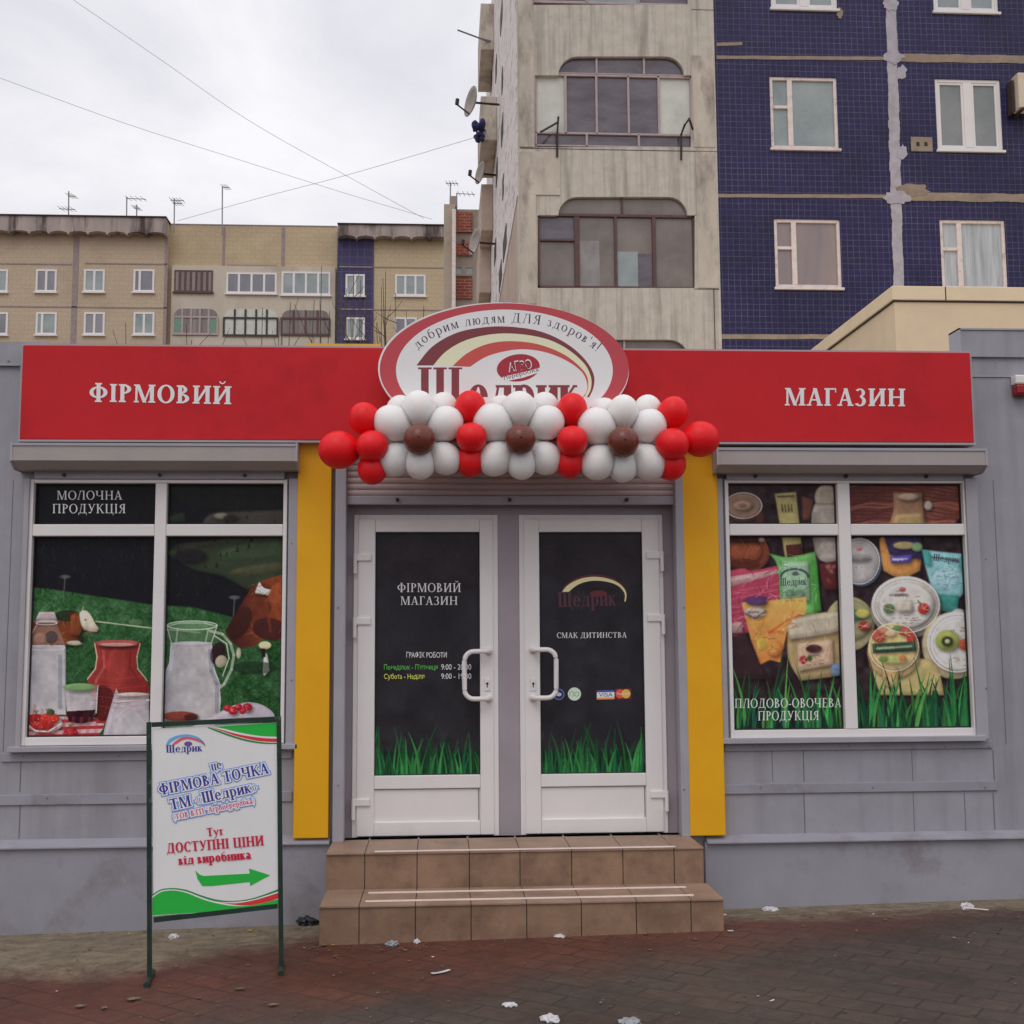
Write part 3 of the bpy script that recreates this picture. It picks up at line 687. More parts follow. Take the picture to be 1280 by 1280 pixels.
# red pavers run next to the shop, greyer ones lie further out
t = g_pave.node_tree; p = t.nodes['Principled BSDF']; n = t.nodes.new; L = t.links.new
src = p.inputs['Base Color'].links[0].from_socket
tc = n('ShaderNodeTexCoord'); s3 = n('ShaderNodeSeparateXYZ'); L(tc.outputs['Object'], s3.inputs[0])
a1 = n('ShaderNodeMath'); a1.operation = 'MULTIPLY_ADD'; a1.inputs[1].default_value = -.36; L(s3.outputs['X'], a1.inputs[0]); L(s3.outputs['Y'], a1.inputs[2])
nzg = n('ShaderNodeTexNoise'); nzg.inputs['Scale'].default_value = 1.6; nzg.inputs['Detail'].default_value = 6; L(tc.outputs['Object'], nzg.inputs['Vector'])
a2 = n('ShaderNodeMath'); a2.operation = 'MULTIPLY_ADD'; a2.inputs[1].default_value = 1.1; L(nzg.outputs['Fac'], a2.inputs[0]); L(a1.outputs[0], a2.inputs[2])
rr = n('ShaderNodeMapRange'); rr.inputs['From Min'].default_value = 6.05; rr.inputs['From Max'].default_value = 6.75; L(a2.outputs[0], rr.inputs['Value'])
gx = n('ShaderNodeMix'); gx.data_type = 'RGBA'; gx.blend_type = 'MULTIPLY'; L(rr.outputs['Result'], gx.inputs['Factor']); L(src, gx.inputs['A']); gx.inputs['B'].default_value = (1.6, .82, .70, 1)
# trodden earth has washed over the pavers along the left wall
e1 = n('ShaderNodeMath'); e1.operation = 'MULTIPLY_ADD'; e1.inputs[1].default_value = .62; L(nzg.outputs['Fac'], e1.inputs[0]); L(s3.outputs['Y'], e1.inputs[2])
nz2 = n('ShaderNodeTexNoise'); nz2.inputs['Scale'].default_value = 9; nz2.inputs['Detail'].default_value = 8; nz2.inputs['Roughness'].default_value = .7; L(tc.outputs['Object'], nz2.inputs['Vector'])
e2 = n('ShaderNodeMath'); e2.operation = 'MULTIPLY_ADD'; e2.inputs[1].default_value = .55; L(nz2.outputs['Fac'], e2.inputs[0]); L(e1.outputs[0], e2.inputs[2])
xr_ = n('ShaderNodeMapRange'); xr_.inputs['From Min'].default_value = -1.5; xr_.inputs['From Max'].default_value = -.55; xr_.inputs['To Min'].default_value = 0; xr_.inputs['To Max'].default_value = -.75; L(s3.outputs['X'], xr_.inputs['Value'])
e3 = n('ShaderNodeMath'); L(e2.outputs[0], e3.inputs[0]); L(xr_.outputs['Result'], e3.inputs[1])
em = n('ShaderNodeMapRange'); em.inputs['From Min'].default_value = 6.74; em.inputs['From Max'].default_value = 7.10; L(e3.outputs[0], em.inputs['Value'])
ec = n('ShaderNodeValToRGB'); ec.color_ramp.elements[0].position = .32; ec.color_ramp.elements[0].color = (.13, .108, .078, 1); ec.color_ramp.elements[1].position = .66; ec.color_ramp.elements[1].color = (.29, .228, .16, 1)
L(nz2.outputs['Fac'], ec.inputs['Fac'])
ex = n('ShaderNodeMix'); ex.data_type = 'RGBA'; L(em.outputs['Result'], ex.inputs['Factor']); L(gx.outputs['Result'], ex.inputs['A']); L(ec.outputs['Color'], ex.inputs['B'])
L(ex.outputs['Result'], p.inputs['Base Color'])
rx_ = n('ShaderNodeMapRange'); rx_.inputs['To Min'].default_value = .6; rx_.inputs['To Max'].default_value = .97; L(em.outputs['Result'], rx_.inputs['Value']); L(rx_.outputs['Result'], p.inputs['Roughness'])

def sheet(name, xs, ys, m, lift=0.0):
    bm = bmesh.new()
    V = [[bm.verts.new((x, y, gz(x, y) + lift)) for x in xs] for y in ys]
    for j in range(len(ys) - 1):
        for i in range(len(xs) - 1):
            bm.faces.new((V[j][i], V[j][i + 1], V[j + 1][i + 1], V[j + 1][i]))
    me = bpy.data.meshes.new(name); bm.to_mesh(me); bm.free(); me.materials.append(m)
    for f in me.polygons: f.use_smooth = True
    o = bpy.data.objects.new(name, me); C.objects.link(o); return o
xs = [-400, -100, -30, -6, -3, 0, 3, 6, 30, 100, 400]
ys = [-200, -50, -10, 0, 3, 5, 6, 6.7, 7, 7.3, 7.6, 9, 15, 40, 150, 600]
struct(sheet('ground', xs, ys, g_pave))
# ------------------------------------------------------------------ the shop
YW = 7.6
shop = thing('shop_building', 'low grey metal-clad shop with two white doors and two picture windows', 'shop', (0.45, YW, 0))
zt = at(200, 430, YW).z
ZT_L = at(10, 428, YW).z; ZT_R = at(1240, 414, YW).z
wl = rc(34, 600, 358, 930, YW); wr = rc(908, 600, 1212, 921, YW)
dX0, dX1 = at(432, 850, YW).x, at(847, 850, YW).x; dZ0, dZ1 = .403, at(640, 552, YW).z
hole = lambda X0, X1, Z0, Z1: [(X0, Z0), (X1, Z0), (X1, Z1), (X0, Z1)]
Xr = at(1199, 430, YW).x
MB().wall([(-7, -.3), (7, -.3), (7, zt - .02), (-7, zt - .02)], [hole(*wl), hole(*wr), hole(dX0, dX1, dZ0, dZ1)], YW, YW + .14).build('wall', M['clad'], shop)
MB().box(-7, -6.86, YW + .001, 11.6, -.3, zt - .02).box(6.86, 7, YW + .001, 11.6, -.3, zt - .02).box(-6.86, 6.86, 11.46, 11.6, -.3, zt - .02).build('side_wall', M['clad'], shop)
MB().box(-6.99, 6.99, YW + .15, 11.59, zt - .1, zt - .03).build('roof', M['trim'], shop)
# parapet: a cap along the left, a taller one right of the banner, and flashing lines
zc = at(10, 458, YW).z
MB().box(-7, at(30, 440, YW).x + .15, YW - .018, YW + .12, zc, ZT_L).build('parapet', M['clad'], shop)
b = MB()
zc2 = at(1240, 447, YW).z
b.box(Xr, 7, YW - .022, YW + .12, zc2, ZT_R)
b.build('parapet', M['clad'], shop)
z3 = at(1240, 470, YW).z
MB().box(at(1210, 470, YW).x, 7, YW - .008, YW - .001, z3 - .008, z3).box(-7, at(27, 458, YW).x, YW - .024, YW - .019, zc, zc + .012).box(Xr - .012, Xr, YW - .03, YW + .13, zc2, ZT_R + .012).box(Xr - .012, 7, YW - .03, YW + .13, ZT_R + .0005, ZT_R + .012).build('flashing', M['trim'], shop)
# plinth left and right of the steps, with the sloping drip ledge
xl, xr = at(412, 1100, 7.55).x, at(882, 1090, 7.55).x
b = MB().box(-7, xl, 7.545, YW - .001, -.35, .395)
b.prism([(7.52, .392), (7.52, .400), (YW - .002, .438), (YW - .002, .39)], -7, xl - .003, 'X')
b.build('plinth', M['plinth'], shop)
b = MB().box(xr, 7, 7.545, YW - .001, -.35, .362)
b.prism([(7.51, .358), (7.51, .366), (YW - .002, .40), (YW - .002, .356)], xr + .01, 7, 'X')
b.build('plinth', M['plinth'], shop)
# raised horizontal flashings below the windows
b = MB()
for (y0, y1, xa, xb) in ((939, 950, 2, 365), (991, 1004, 0, 365)):
    X0, X1, Z0, Z1 = rc(xa, y0, xb, y1, YW); b.box(X0 if xa else -7, X1, YW - .014, YW - .001, Z0, Z1, .003)
for (y0, y1, xa, xb) in ((928, 937, 905, 1240), (978, 990, 905, 1246)):
    X0, X1, Z0, Z1 = rc(xa, y0, xb, y1, YW); b.box(X0, X1, YW - .014, YW - .001, Z0, Z1, .003)
b.build('flashing', M['plinth'], shop)
for px, w_, y0, y1 in ((25, 1.1, 952, 990), (24, 1.1, 1005, 1048), (1241.5, 1.1, 938, 977), (1242, 1.1, 991, 1042), (1004, 1.0, 938, 977), (1005, 1.0, 991, 1042), (1206, .8, 991, 1042), (1140, .6, 938, 977), (965, .6, 938, 977), (1142, .6, 991, 1042), (1249, .8, 600, 930), (10, .7, 600, 940)):
    X0, X1, Z0, Z1 = rc(px, y0, px + w_, y1, YW); MB().box(X0, X1, YW - .0015, YW - .0005, Z0, Z1).build('panel_joint', M['joint'], shop)
for px, py in ((30, 945), (150, 945), (940, 933), (1060, 933), (1180, 933), (1235, 933), (60, 997), (160, 997), (950, 984), (1090, 984), (1230, 984), (1228, 700), (1228, 860), (366, 680), (366, 850), (424, 760), (852, 760), (424, 980), (852, 985), (1243, 455), (12, 452)):
    q = at(px, py, YW); yy = YW - .015 if py > 930 and px not in (424, 852) else (7.544 if px in (1228, 366) else (7.524 if px in (424, 852) else YW - .023)); MB().tube([(q.x, yy + .002, q.z), (q.x, yy - .002, q.z)], .006, 8).build('rivet', M['metal'], shop)
# yellow pilasters
for xa, xb, y1 in ((372.5, 414.5, 1048), (858.5, 899.5, 1045)):
    X0, X1, Z0, Z1 = rc(xa, 552, xb, y1, 7.53)
    X0, X1 = (at(xa, 552, 7.53).x + at(xa - 6, y1, 7.53).x) / 2, (at(xb, 552, 7.53).x + at(xb + (-4 if xa < 500 else 4), y1, 7.53).x) / 2
    MB().box(X0, X1, 7.53, YW - .001, Z0, Z1 + .05, .006).build('yellow_pilaster', M['yellow'], shop)

# --- window shutters, rails, windows
fac = lambda Y: (lambda px, py: at(px, py, Y))
nF = Vector((0, -1, 0))
def shutter_box(xa, xb, y_top, y_front, y_bot):
    X0, X1 = at(xa, 575, 7.40).x, at(xb, 575, 7.40).x
    zt_, zf, zb = at(640, y_top, 7.40).z, at(640, y_front, 7.40).z, at(640, y_bot, 7.47).z
    o = MB().prism([(YW - .001, zt_), (7.40, zt_ - .012), (7.395, zf), (7.47, zb), (YW - .001, zb)], X0, X1, 'X').build('shutter_box', M['shutter'], shop)
    b = MB()
    for x in (X0, X1):
        b.prism([(YW - .002, zt_ + .004), (7.396, zt_ - .008), (7.391, zf - .003), (7.467, zb - .004), (YW - .002, zb - .004)], x - .006, x + .006, 'X')
    b.box(X0 + .006, X1 - .006, 7.392, 7.3945, zt_ - .03, zt_ - .014)
    c = b.build('shutter_end_cap', M['trim'], o)
    bx0, bx1 = X0 + .09, X1 - .09
    zz = at(640, 591, 7.56).z, at(640, 599.5, 7.56).z
    br = MB().box(bx0, bx1, 7.548, 7.566, zz[1], zz[0] + .02, .003)
    br.build('bottom_bar', M['trim'], o)
    s = MB()
    for f in (.12, .5, .84): s.tube([((bx0 + (bx1 - bx0) * f), 7.549, (zz[0] + zz[1]) / 2), ((bx0 + (bx1 - bx0) * f), 7.532, (zz[0] + zz[1]) / 2)], .011, 10)
    s.build('stop_bolt', M['black'], o)
shutter_box(14, 370.5, 553, 577, 588)
shutter_box(897, 1233, 556, 580, 590)
def rails(xs_, y1):
    for xa, xb in xs_:
        X0, X1, Z0, Z1 = rc(xa, 598, xb, y1, 7.545)
        MB().box(X0, X1, 7.545, YW + .06, Z0, Z1, .004).build('guide_rail', M['trim'], shop)
rails(((24.5, 31), (359, 371)), 938); rails(((900, 907), (1214, 1229)), 924)
for xa, xb, y0, y1 in ((9, 372, 931.5, 938.5), (903, 1232, 921, 928)):
    X0, X1, Z0, Z1 = rc(xa, y0, xb, y1, 7.545)
    MB().box(X0, X1, 7.53, YW + .06, Z0, Z1, .004).build('sill', M['trim'], shop)

def window(outer, mull, trans, canvas, texts):
    """white frame with one mullion and one transom; every pane is its own printed sheet"""
    X0, X1, Z0, Z1 = outer; xm0, xm1 = mull; zt0, zt1 = trans; fw = .024; Y0, Y1 = 7.565, YW + .06
    b = MB()
    b.box(X0, X0 + fw, Y0, Y1, Z0, Z1, .004).box(X1 - fw, X1, Y0, Y1, Z0, Z1, .004)
    b.box(X0 + fw, X1 - fw, Y0 + .001, Y1, Z0, Z0 + .05, .004).box(X0 + fw, X1 - fw, Y0 + .001, Y1, Z1 - fw, Z1, .004)
    b.box(xm0, xm1, Y0 - .002, Y1, Z0 + .0505, Z1 - fw - .0005, .006)
    b.box(X0 + fw + .0005, xm0 - .0005, Y0, Y1, zt0, zt1, .006).box(xm1 + .0005, X1 - fw - .0005, Y0, Y1, zt0, zt1, .006)
    w = b.build('window', M['upvc'], shop)
    g = MB()
    for xa, xb in ((X0 + fw, xm0), (xm1, X1 - fw)):
        for za, zb in ((Z0 + .05, zt0), (zt1, Z1 - fw)):
            for q in ((xa, xa + .008, za, zb), (xb - .008, xb, za, zb), (xa + .008, xb - .008, za, za + .008), (xa + .008, xb - .008, zb - .008, zb)):
                g.box(q[0], q[1], YW + .004, YW + .016, q[2], q[3])
    g.build('gasket', M['gasket'], w)
    return w

def px_of(pt):
    v = Vector(pt) - CO; z = v.dot(_F)
    return 640 + F_PX * v.dot(CX) / z, 640 - F_PX * v.dot(CY) / z

# ---- left picture window: dairy still life in a meadow
cv = Canvas(16, 592, 368, 940, 1.75, (19, 18, 23))
F1 = np.ones((cv.h, cv.w))
cv.ell(300, 610, 90, 30, (26, 30, 28), 0, .6); cv.poly([(260, 644), (285, 640), (360, 637), (360, 662), (250, 662)], (56, 53, 48)); cv.poly([(205, 646), (230, 640), (232, 652), (205, 655)], (34, 42, 34))
cv.ell(276, 645, 9, 4, (120, 118, 105)); cv.ell(288, 648, 9, 5, (40, 36, 30))
cv.poly([(205, 690), (260, 676), (300, 671), (362, 668), (362, 735), (320, 742), (280, 722), (240, 712)], (44, 52, 38)); cv.ell(320, 690, 50, 12, (52, 66, 46), -.1, .8); cv.ell(330, 712, 44, 7, (66, 66, 46), -.12, .8)
cv.ell(245, 682, 30, 5, (50, 48, 42), -.1, .8); cv.ell(238, 696, 20, 9, (26, 25, 28))
cv.blur(7)
fld = cv.mask_poly([(16, 734), (60, 737), (190, 757), (240, 760), (300, 775), (368, 790), (368, 940), (16, 940)])
cv.shade(fld, 'y', 735, 860, (46, 84, 48), (36, 70, 38)); cv.blur(2); cv.noise(fld, 9, 2); cv.noise(fld, 9, 5); cv.noise(fld, 8, 16); cv.blur(1)
for k in range(420):
    x, y = random.uniform(18, 366), random.uniform(0, 1) ** .7 * 150 + 752; f = .7 + .7 * random.random()
    if y < 742 + (x - 16) * .14: continue
    cv.line([(x, y), (x + random.uniform(-2, 2), y - random.uniform(1.5, 5))], .9, (46 * f, 96 * f, 50 * f), .6)
for x, y in ((81, 722), (293, 748)): cv.ell(x, y, 7, 2.6, (70, 72, 72)); cv.line([(x, y), (x - 2, y + 30)], 1.6, (90, 95, 92), .7)
cv.line([(119, 778), (186, 786), (250, 792)], 1.6, (160, 165, 135)); cv.ell(170, 779, 9, 4, (90, 110, 80), 0, .6)
# lying cow
cv.poly([(26, 806), (34, 785), (48, 776), (72, 776), (98, 772), (100, 795), (90, 806), (60, 812)], (104, 52, 30)); cv.ell(84, 771, 16, 7, (30, 42, 24)); cv.ell(90, 770, 6, 4, (60, 26, 20))
cv.poly([(88, 770), (101, 766), (103, 786), (98, 796), (86, 794)], (116, 60, 34)); cv.poly([(99, 767), (104, 764), (110, 766), (115, 773), (119, 781), (123, 786), (121, 791), (113, 791), (104, 787), (100, 778)], (190, 180, 160)); cv.ell(106.5, 776, 1.2, .8, (70, 50, 44)); cv.ell(121, 788, 1.8, 1.4, (130, 100, 94)); cv.poly([(112, 790), (118, 791), (110, 796), (104, 792)], (110, 80, 60), .7); cv.poly([(99, 769), (92, 766), (95, 772)], (96, 50, 30)); cv.line([(102, 765), (104, 760)], 1.2, (190, 180, 160), .8); cv.ell(119, 787, 4, 3.4, (176, 150, 138), .4, .7); cv.line([(104, 788), (113, 791)], 1.2, (120, 100, 86)); cv.ell(93, 805, 10, 3, (176, 168, 150)); cv.ell(102, 801, 3, 4, (40, 30, 26))
cv.ell(60, 790, 14, 10, (120, 66, 44), 0, .8); cv.ell(38, 798, 8, 6, (60, 34, 26))
# grazing cow on the right
cow = cv.mask_poly([(368, 716), (345, 721), (326, 727), (313, 737), (302, 755), (292, 773), (281, 790), (288, 802), (300, 812), (318, 809), (330, 799), (345, 800), (368, 800)])
cv.shade(cow, 'x', 292, 358, (58, 26, 24), (140, 68, 38)); cv.ell(325, 760, 14, 30, (88, 40, 26), .3, .7); cv.ell(338, 788, 22, 14, (52, 24, 26), .2, .8); cv.ell(300, 780, 12, 22, (46, 22, 20), .5, .7)
cv.poly([(319, 740), (324, 728), (330, 736), (340, 738), (337, 746), (328, 744), (319, 743)], (214, 214, 196))
cv.line([(352, 722), (332, 752), (338, 790)], 4, (110, 52, 32), .6); cv.ell(346, 745, 10, 16, (156, 80, 46), .2, .6); cv.ell(331, 808, 8, 5, (206, 196, 150)); cv.poly([(330, 818), (334, 820), (337, 840), (330, 846), (328, 840)], (190, 188, 180)); cv.poly([(326, 812), (331, 812), (332, 822), (327, 824)], (30, 24, 24)); cv.ell(298, 818, 3, 7, (170, 165, 140))
cv.ell(318, 836, 28, 8, (20, 34, 24), 0, .6)
cv.blur(1)
# check cloth
cl = cv.mask_poly([(16, 872), (34, 876), (70, 896), (132, 898), (128, 912), (112, 934), (16, 934)])
cv.put(cl, (176, 152, 150))
for k in range(9): cv.put(cl * cv.mask_poly([(16, 866 + k * 9), (135, 876 + k * 9 - 14), (135, 880 + k * 9 - 14), (16, 870.5 + k * 9)]), (146, 42, 48))
# clay jug
jug = cv.mask_poly([(116, 804), (175, 804), (176, 809), (171, 818), (170, 836), (180, 848), (186, 858), (186, 905), (120, 905), (116, 880), (112, 862), (108, 850), (118, 838), (121, 824), (119, 812)])
cv.shade(jug, 'x', 110, 185, (138, 50, 46), (112, 34, 32)); cv.ell(146, 838, 14, 28, (150, 58, 52), 0, .5); cv.ell(128, 880, 16, 22, (64, 20, 22), 0, .8); cv.ell(146, 805, 28, 4, (150, 70, 66)); cv.ell(146, 807, 24, 2.5, (176, 122, 116))
cv.line([(118, 806), (121, 822), (119, 837), (109, 850)], 1.6, (206, 180, 165), .8); cv.line([(175, 806), (171, 822), (172, 837), (184, 852)], 1.4, (200, 172, 158), .7)
# bottle of milk
bt = cv.mask_poly([(47, 778), (70, 778), (75, 792), (81, 806), (82, 820), (82, 894), (32, 894), (32, 820), (34, 806), (40, 792)])
cv.put(bt * (cv.Y < 812), (124, 98, 86), .75); cv.ell(64, 798, 8, 8, (52, 46, 52), 0, .7); cv.ell(50, 800, 8, 8, (146, 110, 98), 0, .7)
cv.shade(bt * (cv.Y >= 808), 'x', 32, 82, (150, 148, 152), (168, 164, 164)); cv.line([(47, 780), (40, 793), (34, 808), (32, 890)], 1.2, (176, 172, 178), .8); cv.line([(81, 808), (82, 890)], 1.2, (112, 116, 122), .8)
cv.poly([(49, 766), (68, 766), (71, 776), (44, 776)], (164, 150, 150)); cv.ell(58, 778, 15, 2.5, (150, 134, 132))
# cup with berries
cv.poly([(80, 860), (122, 860), (120, 890), (116, 896), (84, 896)], (164, 158, 160)); cv.ell(100, 860, 21, 5, (108, 140, 92)); cv.poly([(82, 890), (119, 888), (114, 902), (100, 905), (86, 902)], (48, 16, 26)); cv.ell(98, 893, 5, 4, (36, 12, 22)); cv.line([(122, 858), (120, 892)], 1.2, (190, 186, 180))
# bowl of strawberries
cv.ell(55, 905, 23, 11, (190, 176, 174)); cv.ell(45, 901, 11, 8, (132, 26, 28)); cv.ell(62, 899, 12, 7, (176, 48, 34)); cv.ell(53, 907, 14, 6, (150, 34, 30)); cv.ell(63, 891, 5, 4, (52, 66, 44)); cv.line([(33, 905), (44, 914), (60, 915), (76, 905)], 1.6, (206, 192, 190)); cv.ell(56, 921, 15, 5, (118, 30, 34), 0, .8)
cv.ell(88, 918, 9, 9, (132, 22, 34)); cv.ell(86, 915, 4, 4, (170, 60, 66), 0, .6)
# small jar with a ribbon
cv.poly([(145, 861), (148, 868), (186, 868), (186, 934), (126, 934), (132, 905)], (158, 150, 158)); cv.shade(cv.mask_poly([(142, 890), (186, 888), (186, 934), (140, 934)]), 'y', 888, 934, (154, 150, 154), (166, 162, 164)); cv.line([(146, 878), (186, 876)], 2, (186, 176, 172)); cv.line([(150, 884), (164, 884), (183, 908)], 1.2, (176, 164, 158), .8); cv.line([(160, 884), (142, 900)], 1.2, (176, 164, 158), .8); cv.ell(165, 869, 22, 2.5, (184, 170, 160))
# glass pitcher
cv.ell(240, 783, 31, 5.5, (120, 146, 118), 0, .5); cv.poly([(209, 785), (271, 785), (265, 806), (214, 806)], (86, 112, 84), .6)
pit = cv.mask_poly([(214, 805), (264, 804), (266, 835), (273, 850), (276, 874), (274, 900), (200, 902), (199, 862), (204, 848), (212, 830)])
cv.shade(pit, 'x', 200, 276, (142, 140, 146), (166, 161, 160)); cv.line([(209, 785), (214, 805), (212, 830), (204, 848), (199, 866)], 1.3, (178, 178, 180), .8); cv.line([(271, 784), (264, 805), (267, 836), (275, 858)], 1.4, (176, 178, 170), .8)
cv.line([(209, 784), (225, 780), (255, 780), (270, 784)], 1.4, (160, 178, 150), .8)
cv.ell(272, 818, 9, 14, (40, 24, 28), .3); cv.ell(276, 828, 7, 8, (176, 164, 144), .6, .8)
cv.line([(262, 790), (278, 794), (288, 806), (292, 820), (289, 838), (280, 856), (273, 862)], 3.4, (160, 166, 152), .75); cv.line([(268, 796), (283, 806), (286, 824), (278, 846)], 1.4, (206, 206, 192), .8)
# plate of berries
cv.poly([(272, 892), (300, 880), (322, 880), (340, 890), (345, 902), (270, 906), (240, 930), (200, 930)], (160, 152, 160)); 
for x, y, r in ((284, 886, 5), (291, 889, 6), (298, 885, 5), (309, 885, 6), (303, 890, 4)): cv.ell(x, y, r, r * .85, (150, 28, 42)); cv.ell(x - 1, y - 1, r * .4, r * .4, (196, 80, 86), 0, .7)
cv.ell(225, 896, 22, 6, (112, 52, 44)); cv.ell(238, 897, 8, 4, (66, 30, 26)); cv.poly([(200, 902), (200, 940), (368, 940), (350, 905)], (150, 144, 152), .5)
# finer detail: glaze rings, glass edges, seeds, cross-check of the cloth, fir trees on the slope
for k in range(7): cv.line([(112 + abs(k - 3), 846 + k * 6), (146, 850 + k * 6), (182, 846 + k * 6)], .8, (96, 30, 30) if k % 2 else (160, 72, 66), .45)
cv.line([(129, 815), (130, 835), (120, 852), (117, 872)], 3.2, (176, 96, 90), .45); cv.line([(163, 815), (162, 836), (174, 852)], 2.0, (80, 22, 24), .5)
cv.ring(58, 780, 13, 2.2, 1, (206, 196, 194), .7); cv.line([(40, 822), (40, 885)], 4, (172, 170, 182), .5); cv.line([(75, 822), (75, 885)], 5, (108, 108, 124), .5); cv.ring(57, 811, 24, 3, 1, (190, 188, 196), .6)
cv.ring(240, 783, 31, 5.5, 1.2, (188, 204, 184), .8); cv.ell(239, 806, 25, 3.2, (166, 164, 172), 0, .8); cv.line([(216, 815), (213, 838), (205, 856), (203, 888)], 4, (168, 168, 180), .5); cv.line([(262, 815), (264, 840), (271, 856), (271, 890)], 5, (104, 104, 122), .5); cv.line([(222, 787), (220, 803)], 2, (170, 188, 166), .6); cv.line([(260, 787), (257, 803)], 1.4, (190, 200, 184), .6)
for x, y, r in ((45, 901, 10), (62, 899, 11), (53, 907, 12), (88, 918, 8), (293, 887, 9), (306, 887, 8)):
    for q in range(9): a = random.uniform(0, 6.3); f = random.uniform(.2, .9); cv.line([(x + r * f * math.cos(a), y + r * .6 * f * math.sin(a)), (x + r * f * math.cos(a) + .6, y + r * .6 * f * math.sin(a) + .4)], .8, random.choice(((220, 150, 110), (90, 12, 18), (230, 190, 180))), .7)
for x, y in ((45, 892), (60, 890), (88, 909), (300, 880)):
    for a in (-.6, 0, .6): cv.line([(x, y), (x + 5 * math.sin(a), y - 3.5 * math.cos(a))], 1.4, (58, 92, 44), .8)
for k in range(12): cv.put(cl * cv.mask_poly([(14 + k * 10, 866), (18 + k * 10, 866), (8 + k * 10, 938), (4 + k * 10, 938)]), (150, 60, 64), .35)
for k in range(140):
    x = random.uniform(200, 366); y = random.uniform(612, 760) if random.random() < .5 else random.uniform(720, 770); 
    if y > 755 + (x - 200) * .15 or (x > 282 and y > 706): continue
    h_ = random.uniform(4, 12); f = random.uniform(.5, 1.25); cv.poly([(x - h_ * .25, y), (x, y - h_), (x + h_ * .25, y)], (24 * f, 30 * f, 26 * f), .7)
for k in range(160): x, y = random.uniform(18, 195), random.uniform(660, 745 if random.random() < .5 else 700); f = random.uniform(.6, 1.5); cv.line([(x, y), (x + random.uniform(-2, 2), y - random.uniform(3, 10))], 1.6, (22 * f, 24 * f, 26 * f), .6)
cv.crinkle([(300, 735), (366, 720), (366, 800), (300, 805)], 46, (60, 26, 20), (168, 96, 60), .28, 8); cv.crinkle([(70, 776), (98, 772), (98, 804), (62, 810)], 20, (70, 34, 22), (150, 90, 56), .35, 5)
for k in range(60): x, y = random.uniform(20, 362), random.uniform(785, 895); cv.line([(x, y), (x + .5, y)], 1.1, (150, 160, 96), .35)
cv.noise(F1, 3, 1); cv.finish(.95)
win = window(wl, (at(190.5, 760, 7.563).x, at(205, 760, 7.563).x), (at(640, 669.5, 7.565).z, at(640, 655, 7.565).z), None, None)
fp = fac(YW + .02)
def panes(cv, w, o, mull_px, tr_px):
    (xa, xb), (ya, yb) = mull_px, tr_px
    for x0, x1 in ((o[0], xa), (xb, o[2])):
        for y0, y1 in ((o[1], ya), (yb, o[3])):
            cv.film('pane', (x0, y0, x1, y1), fp, M['film'], w)
panes(cv, win, (18, 594, 366, 938), (198, 198.8), (662, 662.8))
pr = Print(fac(YW + .0195), nF)
cream = alb(205, 200, 205)
pr.text('МОЛОЧНА', (71, 624.5), (153, 624.5), 11, cream, w=.13); pr.text('ПРОДУКЦІЯ', (65, 641.5), (157.5, 641.5), 11.5, cream, w=.13)
pr.build('lettering', M['print'], win)

# ---- right picture window: packets, tubs and grass
cv = Canvas(898, 592, 1232, 930, 1.75, (44, 32, 36))
F1 = np.ones((cv.h, cv.w))
cv.noise(F1, 10, 12); cv.blur(8)
cv.poly([(898, 596), (960, 596), (955, 660), (898, 660)], (66, 50, 52), .7)
cv.ell(930, 634, 24, 18, (96, 74, 62)); cv.ell(929, 632, 23, 16, (142, 114, 96)); cv.ell(928, 632, 12, 6, (160, 134, 116)); cv.ell(928, 632, 5, 2.5, (130, 98, 80)); cv.ell(950, 648, 6, 8, (70, 40, 36))
cv.poly([(968, 617), (995, 615), (1004, 702), (982, 703)], (166, 154, 104)); cv.poly([(982, 682), (1001, 680), (1004, 696), (984, 698)], (74, 38, 32)); cv.line([(972, 621), (992, 620)], 2.2, (80, 72, 50))
for k in range(4): cv.line([(977 + k * 4, 631), (978 + k * 4, 640)], 1.7, (78, 68, 42))
cv.poly([(1002, 620), (1017, 625), (1012, 650), (1003, 650)], (100, 60, 50))
cv.ell(1033, 622, 15, 17, (164, 152, 136)); cv.poly([(1018, 630), (1050, 630), (1053, 650), (1054, 694), (1036, 704), (1020, 694), (1014, 650)], (156, 147, 137)); cv.line([(1019, 630), (1048, 630)], 1.3, (120, 108, 98)); cv.ell(1036, 690, 17, 14, (160, 150, 142)); cv.shade(cv.mask_poly([(1016, 640), (1026, 640), (1026, 698), (1018, 694)]), 'x', 1014, 1028, (112, 104, 98), (156, 147, 137), .7)
cv.ell(935, 692, 27, 24, (122, 62, 46)); cv.ell(932, 690, 20, 14, (144, 78, 52)); cv.ell(932, 674, 22, 5, (66, 34, 30)); cv.ell(952, 675, 4, 3, (186, 150, 130)); cv.ell(930, 706, 20, 7, (78, 36, 30), 0, .8)
cv.poly([(1022, 706), (1054, 700), (1054, 738), (1030, 738)], (84, 36, 38))
for k in range(9): x, y = random.uniform(1030, 1052), random.uniform(708, 732); cv.ell(x, y, 4, 2, random.choice([(150, 92, 90), (60, 22, 26), (120, 56, 54)]), random.uniform(0, 3))
cv.poly([(911, 714), (930, 711), (940, 714), (974, 707), (977, 757), (930, 795), (911, 795)], (164, 62, 86)); cv.poly([(911, 722), (974, 712), (974, 717), (911, 735)], (190, 168, 160), .8)
for k in range(6): cv.line([(911, 742 + k * 9), (976, 730 + k * 7)], 1.1, (206, 120, 134), .6)
cv.poly([(911, 780), (928, 778), (928, 792), (911, 793)], (176, 140, 140)); cv.ell(944, 752, 16, 6, (92, 50, 96), -.1)
